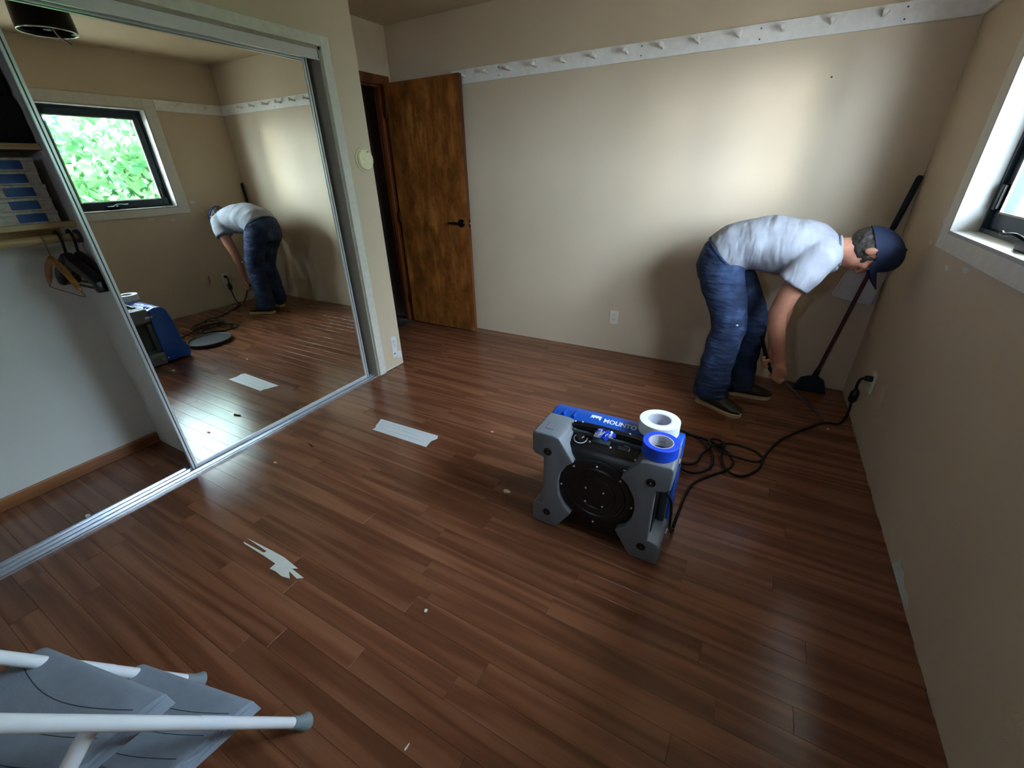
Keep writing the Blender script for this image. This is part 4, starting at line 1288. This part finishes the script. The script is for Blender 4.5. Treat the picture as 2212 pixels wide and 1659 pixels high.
for lay, dz in ((0, 0.0), (1, 0.004)):
    for i in range(nl + 1):
        for k in range(nb2 + 1):
            a = math.pi * (0.10 + 0.80 * k / nb2)
            root = (0.014 + 0.036 * math.sin(a), 0.086 * math.cos(a), -0.004 + 0.110 * math.sin(a))
            ext = 0.088 * math.sin(a) ** 0.6 * i / nl
            droop = 0.046 * math.cos(a) ** 2 * (i / nl) + 0.004
            bv.append(hp(root[0] - droop + 0.024 * (i / nl) + dz, root[1] * (1 - 0.06 * i / nl), root[2] + ext))
    base = lay * (nl + 1) * (nb2 + 1)
    for i in range(nl):
        for k in range(nb2):
            q = (base + i * (nb2 + 1) + k, base + i * (nb2 + 1) + k + 1, base + (i + 1) * (nb2 + 1) + k + 1, base + (i + 1) * (nb2 + 1) + k)
            bf.append(q if lay else q[::-1])
off = (nl + 1) * (nb2 + 1)
ring = [k for k in range(nb2 + 1)] + [i * (nb2 + 1) + nb2 for i in range(1, nl + 1)] + [nl * (nb2 + 1) + k for k in range(nb2 - 1, -1, -1)] + [i * (nb2 + 1) for i in range(nl - 1, 0, -1)]
for k in range(len(ring)):
    a, b = ring[k], ring[(k + 1) % len(ring)]
    bf.append((a, b, b + off, a + off))
obj('brim', MB().add(bv, bf), 'cap', cap, smooth=50)
obj('button', MB().ell(hp(0.137, 0, -0.004), (0.005, 0.008, 0.008), (HU, HS, HF), 12, 8), 'cap', cap, smooth=60)
# hair: a fitted layer over back and sides of the skull
hb_ = MB()
hb_.ell(hp(0.000, 0, -0.014), (0.104, 0.0800, 0.093), (HU, HS, HF))
hb_.ell(hp(-0.030, 0, -0.055), (0.060, 0.066, 0.052), (HU, HS, HF))
hair = remesh('hair', hb_, 'hair', person, 0.005, 3, disp=0.006, dscale=60.0)
hair['label'] = 'short greying dark hair'
for s_ in (-1, 1):
    obj('eye', MB().ell(hp(0.004, s_ * 0.032, 0.084), (0.010, 0.013, 0.010), (HU, HS, HF), 14, 8), 'eye', person, smooth=60)

# shoes
def shoe(heel, toe, label):
    h, t_ = Vector(heel), Vector(toe)
    d = (t_ - h).normalized()
    s_ = Vector((-d.y, d.x, 0))
    L_ = (t_ - h).length
    def q(a, b, c):
        return h + d * (a * L_) + s_ * b + Vector((0, 0, c))
    out = [(0.0, 0.0), (0.02, 0.030), (0.12, 0.040), (0.35, 0.040), (0.62, 0.050), (0.80, 0.050), (0.93, 0.036), (1.0, 0.010), (1.0, -0.012), (0.93, -0.038), (0.78, -0.048), (0.55, -0.042), (0.30, -0.036), (0.10, -0.037), (0.02, -0.028)]
    n__ = len(out)
    up_ = obj('shoe', MB().loft([q(0.02, 0, 0.058), q(0.10, 0, 0.066), q(0.28, 0, 0.070), q(0.48, 0, 0.060), q(0.68, 0, 0.046), q(0.86, 0, 0.036), q(0.985, 0, 0.028)],
                             [(0.026, 0.034), (0.037, 0.048), (0.039, 0.052), (0.043, 0.042), (0.049, 0.030), (0.043, 0.021), (0.018, 0.011)], side=s_, n=24, power=2.4), 'shoe', person, smooth=60, label=label)
    so = MB()
    so.add([q(a, b * 1.06, 0.0) for a, b in out] + [q(a, b * 1.10, 0.024) for a, b in out], [tuple(range(n__))[::-1], tuple(range(n__, 2 * n__))] + [(k, (k + 1) % n__, (k + 1) % n__ + n__, k + n__) for k in range(n__)])
    obj('sole', so, 'sole', up_, bevel=0.003)
    for k in range(4):
        a = 0.38 + 0.075 * k
        zt = 0.103 - 0.0085 * k - 0.0
        obj('lace', MB().tube(spline([q(a, -0.026, zt - 0.013), q(a + 0.02, 0, zt + 0.002 - 0.004 * k), q(a, 0.026, zt - 0.013)], 4), 0.0026, 6), 'lace', up_, smooth=60)
    obj('collar', MB().tube(spline([q(0.03, 0, 0.098), q(0.16, 0.036, 0.106), q(0.32, 0.026, 0.116), q(0.34, 0, 0.118), q(0.32, -0.026, 0.116), q(0.16, -0.036, 0.106)], 4, closed=True), 0.007, 8, closed=True), 'shoe', up_, smooth=60)
shoe((-0.852, -0.568, 0.0), (-0.585, -0.690, 0.0), 'near dark shoe with tan sole')
shoe((-0.712, -0.372, 0.0), (-0.425, -0.338, 0.0), 'far dark shoe with tan sole')

# ------------------------------------------------------------------ step stool
st = thing('step_stool', 'white tubular folding step stool with grey plastic treads', 'step stool', (-1.8, -3.4, 0))
def Nr(z):
    return Vector((-1.557 - 0.02 * z, -3.043 - 0.525 * z, z))
def Fr(z):
    return Vector((-1.945 - 0.02 * z, -3.127 - 0.50 * z, z))
ZT = 1.02
for fn in (Nr, Fr):
    rl = obj('front_leg', MB().tube([fn(0.03), fn(0.3), fn(ZT)], 0.0135, 14), 'lad_white', st, smooth=60)
    ft = MB()
    a_, b_ = fn(0.0), fn(0.06)
    ft.tube([fn(0.002) + Vector((0, 0.004, 0)), fn(0.012), fn(0.03), fn(0.055)], [0.023, 0.0215, 0.0165, 0.0155], 16)
    obj('rubber_foot', ft, 'lad_foot', rl, smooth=45)
    for z in (0.19, 0.395, 0.545):
        nrm = Vector((0.98, -0.15, 0.12)).normalized() if fn is Nr else Vector((-1, 0, 0))
        tv = Vector((0.25, -0.1, 1)).normalized() if fn is Nr else nrm
        obj('screw', MB().lathe([(0.0062, 0), (0.0055, 0.0025), (0, 0.0035)], fn(z) + tv * 0.0128, tv, 12), 'steel', rl, smooth=50)
    dv = (fn(0.34) - fn(0.26))
    obj('sticker', MB().tube([fn(0.26), fn(0.335)], 0.0139, 14, cap=False), 'white_print', rl, smooth=60)
obj('top_handle', MB().tube(spline([Nr(ZT), Nr(ZT) + Vector((-0.02, -0.02, 0.05)), (Nr(ZT) + Fr(ZT)) / 2 + Vector((0, -0.04, 0.08)), Fr(ZT) + Vector((0.02, -0.02, 0.05)), Fr(ZT)], 6), 0.0135, 12), 'lad_white', st, smooth=60)
for fn, dx in ((Nr, -0.012), (Fr, 0.0)):
    tp_ = fn(0.505)
    pts = spline([tp_ + Vector((dx - 0.018, -0.012, 0)), tp_ + Vector((dx - 0.022, -0.05, -0.03)), tp_ + Vector((dx - 0.022, -0.12, -0.12)), tp_ + Vector((dx - 0.02, -0.29, -0.45)), tp_ + Vector((dx - 0.02, -0.31, -0.49))], 6)
    rl = obj('rear_leg', MB().tube(pts, 0.0145, 12), 'lad_white', st, smooth=60)
    obj('rubber_foot', MB().tube([pts[-1] + Vector((0, -0.004, -0.013)), pts[-1] + Vector((0, 0.02, 0.04))], [0.018, 0.0145], 14), 'lad_foot', rl, smooth=45)
obj('rear_crossbar', MB().tube([Nr(0.505) + Vector((-0.03, -0.285, -0.43)), Fr(0.505) + Vector((-0.02, -0.285, -0.43))], 0.010, 10), 'lad_white', st, smooth=60)

def step(fl, fr_, depth, z, drop=0.032):
    """tread: front-left (far), front-right (near) corners; extends by depth; bullnose front, side lips"""
    fl, fr_ = Vector((fl[0], fl[1], z)), Vector((fr_[0], fr_[1], z))
    d = Vector((depth[0], depth[1], 0))
    w = fr_ - fl
    upv = Vector((0, 0, 1))
    prof = [(0.06, -drop), (0.0, -drop * 0.75), (-0.015, -drop * 0.35), (0.03, -0.002), (0.12, 0.0), (1.0, 0.0), (1.0, -drop)]
    n_s = 14
    mb = MB()
    vs_ = []
    for i in range(n_s + 1):
        s_ = i / n_s
        wav = 0.5 - 0.5 * math.cos(2 * math.pi * s_)
        for a, h in prof:
            vs_.append(fl + w * s_ + d * (a if a > 0.5 else a - 0.05 * wav * 0) + upv * h)
    m = len(prof)
    fs = []
    for i in range(n_s):
        for k in range(m):
            fs.append((i * m + k, i * m + (k + 1) % m, (i + 1) * m + (k + 1) % m, (i + 1) * m + k))
    fs.append(tuple(range(m))[::-1])
    fs.append(tuple(n_s * m + k for k in range(m)))
    mb.add(vs_, fs)
    tr = obj('tread', mb, 'lad_step', st, bevel=0.005, seg=3, smooth=50, bevel_angle=30)
    # moulded grooves: shallow curved lines proud by half a millimetre
    for g in (0.26, 0.52, 0.78):
        pts = [fl + w * (0.05 + 0.90 * k / 16) + d * (g - 0.06 + 0.14 * math.sin(math.pi * k / 16)) + upv * 0.0002 for k in range(17)]
        obj('groove', MB().tube(pts, 0.0009, 6), 'lad_groove', tr)
    # side lip on the near end with its notch
    e0 = fr_ + d * 0.0
    ln = w.normalized()
    lip = MB()
    prof2 = [(0.0, -0.006), (0.16, -0.002), (0.34, -0.002), (0.46, -0.014), (0.60, -0.014), (0.72, -0.002), (1.0, -0.002), (1.0, -drop), (0.0, -drop)]
    vv_ = [fr_ - ln * 0.004 + d * a + upv * h for a, h in prof2] + [fr_ + d * a + upv * (h if h < -0.02 else h - 0.004) + ln * ((0.016 if h < -0.02 else 0.002) if not 0.4 < a < 0.65 else 0.002) for a, h in prof2]
    k_ = len(prof2)
    lip.add(vv_, [tuple(range(k_)), tuple(range(k_, 2 * k_))[::-1]] + [(i, i + k_, (i + 1) % k_ + k_, (i + 1) % k_) for i in range(k_)])
    obj('side_lip', lip, 'lad_step', tr, bevel=0.0015)
step((-1.965, -3.205), (-1.597, -3.113), (-0.028, -0.215), 0.205)
step((-2.000, -3.315), (-1.622, -3.228), (-0.018, -0.225), 0.415)
step((-2.010, -3.52), (-1.628, -3.44), (-0.010, -0.235), 0.625)

# ------------------------------------------------------------------ litter on the floor
def flat(name, poly, mat, label, cat, h=0.0012, z=0.0003, **kw):
    return tag(obj(name, MB().prism(poly, 'z', z, z + h), mat, **kw), label, cat)
p1 = thing('tape_strip', 'wide white tape strip lying on the floor near the mirror', 'tape', (-2.33, -1.77, 0))
q1 = [(-2.573, -1.715), (-2.129, -1.701), (-2.114, -1.726), (-2.130, -1.764), (-2.119, -1.823), (-2.531, -1.830), (-2.529, -1.803), (-2.545, -1.787), (-2.551, -1.765)]
obj('film', MB().prism(q1, 'z', 0.0003, 0.0016), 'paper', p1)
for k, (a, b) in enumerate((((-2.54, -1.742), (-2.15, -1.728)), ((-2.53, -1.77), (-2.20, -1.758)), ((-2.5, -1.80), (-2.16, -1.792)))):
    obj('crease', MB().tube(spline([(a[0], a[1], 0.0014), ((a[0] + b[0]) / 2, (a[1] + b[1]) / 2 + 0.006, 0.0022), (b[0], b[1], 0.0014)], 5), 0.0013, 6), 'paper', p1, smooth=60)
flat('torn_paper', [(-2.384, -2.711), (-2.215, -2.702), (-2.143, -2.700), (-2.043, -2.709), (-2.066, -2.721), (-1.985, -2.727), (-2.007, -2.742), (-2.064, -2.734), (-2.031, -2.755), (-2.069, -2.763), (-2.113, -2.760), (-2.144, -2.763), (-2.146, -2.737), (-2.223, -2.735), (-2.363, -2.735), (-2.375, -2.730), (-2.241, -2.725), (-2.236, -2.715)],
     'ppaper', 'shredded white paper scrap on the floor in the foreground', 'paper scrap')
def chip(c, rx, ry, mat, label, cat, seed, h=0.003):
    rr = random.Random(seed)
    n = 7
    poly = [(c[0] + rx * math.cos(2 * math.pi * k / n) * rr.uniform(.65, 1.1), c[1] + ry * math.sin(2 * math.pi * k / n) * rr.uniform(.65, 1.1)) for k in range(n)]
    flat('chip', poly, mat, label, cat, h, bevel=0.0008)
chip((-1.475, -2.61), 0.008, 0.009, 'ppaper', 'tiny white chip alone in the middle of the floor', 'chip', 1)
chip((-3.181, -2.984), 0.022, 0.012, 'ppaper', 'white scrap on the closet floor behind the track', 'paper scrap', 2, 0.0015)
chip((-1.865, -1.519), 0.014, 0.010, 'pink', 'small pink chip on the floor left of the scrubber', 'chip', 3)
chip((-2.761, -2.317), 0.016, 0.009, 'pink', 'small pale pink chip on the floor by the closet track', 'chip', 4)
chip((-1.263, -2.95), 0.003, 0.012, 'ppaper', 'thin white fleck near the bottom of the picture', 'chip', 5, 0.0015)
chip((-1.53, -1.93), 0.022, 0.013, 'ppaper', 'pale scrap beside the scrubber, also seen in the mirror', 'paper scrap', 6, 0.0015)
chip((-0.13, -0.60), 0.010, 0.006, 'ppaper', 'small pale splinter on the floor near the pry bar tip', 'chip', 7)
wa = thing('wall_anchor', 'small dark red plastic wall anchor on the floor by the track', 'wall anchor', (-2.72, -2.115, 0))
obj('sleeve', MB().tube([(-2.745, -2.108, 0.0052), (-2.705, -2.118, 0.0052)], [0.0045, 0.0038], 8), 'red', wa, smooth=50)
obj('collar', MB().tube([(-2.705, -2.118, 0.0055), (-2.699, -2.1195, 0.0055)], [0.005, 0.005], 8), 'red', wa, smooth=50)

# ------------------------------------------------------------------ garden beyond the window
eave = struct('sky_block_eave', MB().box(0.15, 0.80, YREAR - 0.5, 0.6, 2.26, 2.36), 'trim', label='white eave added outside above the window to block steep sky light')  # unseen overhang, added to cut the steep skylight on the floor
lawn = struct('ground', MB().box(-16, 22, -20, 16, -0.5, -0.4), 'lawn', label='pale gravel yard outside the window')
def tree(c, h, crown, nleaf, size, mat, label, seed):
    rr = random.Random(seed)
    t = thing('garden_tree', label, 'tree', (c[0], c[1], -0.4), 'trees outside the window')
    obj('trunk', MB().tube(spline([(c[0], c[1], -0.4), (c[0] + 0.05, c[1], h * 0.4), (c[0], c[1] + 0.1, h * 0.85)], 4), [0.13, 0.125, 0.12, 0.115, 0.11, 0.10, 0.08, 0.06, 0.04], 10), 'bark', t, smooth=60)
    V, F_ = [], []
    for i in range(nleaf):
        bx = crown[rr.randrange(len(crown))]
        while True:
            q = Vector((rr.uniform(-1, 1), rr.uniform(-1, 1), rr.uniform(-1, 1)))
            if q.length < 1:
                break
        p = Vector(bx[:3]) + Vector((q.x * bx[3], q.y * bx[3], q.z * bx[4]))
        a = Vector((rr.gauss(0, 1), rr.gauss(0, 1), rr.gauss(0, 1) - 0.5)).normalized()
        b = a.orthogonal().normalized()
        b = Quaternion(a, rr.uniform(0, 6.28)) @ b
        s_ = size * rr.uniform(0.6, 1.3)
        o = len(V)
        nn = a.cross(b)
        V += [p, p + a * s_ * 0.5 + b * s_ * 0.3 + nn * s_ * 0.05, p + a * s_, p + a * s_ * 0.5 - b * s_ * 0.3 + nn * s_ * 0.05]
        F_ += [(o, o + 1, o + 2), (o, o + 2, o + 3)]
    me = bpy.data.meshes.new('foliage')
    og = worg(t)
    me.from_pydata([tuple(v - og) for v in V], [], F_)
    me.materials.append(M[mat])
    fo = bpy.data.objects.new('foliage', me)
    COL.objects.link(fo)
    fo.parent = t
    fo['kind'] = 'stuff'
    return t
tree((3.3, 0.5), 3.0, [(3.3, 0.5, 2.3, 1.15, 1.3), (3.2, -0.1, 1.1, 0.95, 1.0), (3.4, 1.0, 1.1, 0.95, 1.0)], 5200, 0.15, 'leaf_a', 'bright leafy tree nearest the window, seen in the mirror', 11)
tree((5.9, 3.0), 4.2, [(5.9, 3.0, 2.6, 1.4, 1.7), (5.8, 2.2, 1.2, 1.1, 1.2), (6.0, 3.7, 1.3, 1.1, 1.2)], 6000, 0.17, 'leaf_b', 'bluish green leafy tree standing behind the nearest one', 12)
tree((7.6, -0.1), 4.6, [(7.6, -0.1, 2.6, 1.5, 2.0), (7.5, -0.6, 1.1, 1.3, 1.3), (7.7, 0.6, 1.2, 1.2, 1.3)], 6000, 0.18, 'leaf_b', 'farthest garden tree beyond the gravel', 13)
tree((3.5, 4.6), 3.4, [(3.5, 4.6, 2.2, 1.25, 1.4), (3.2, 4.0, 1.1, 1.0, 1.0), (3.7, 5.3, 1.1, 1.0, 1.0)], 5200, 0.16, 'leaf_a', 'leafy tree farthest along the wall outside the window', 17)
tree((6.0, 7.4), 4.2, [(6.0, 7.4, 2.6, 1.7, 1.8), (5.6, 6.6, 1.2, 1.2, 1.2)], 5200, 0.18, 'leaf_b', 'large leafy tree at the back corner of the yard', 18)
tree((4.4, -2.6), 3.4, [(4.4, -2.6, 2.4, 1.2, 1.5), (4.4, -2.6, 1.0, 1.1, 1.1)], 5200, 0.15, 'leaf_a', 'rounded leafy tree in front of the near half of the window', 15)
tree((2.5, -5.5), 3.0, [(2.5, -5.5, 1.7, 0.62, 1.3)], 420, 0.14, 'leaf_a', 'thin sparse sapling added to dim part of the sun through the window', 14)  # unseen, put in to weaken the sunlight beside the bright wall band
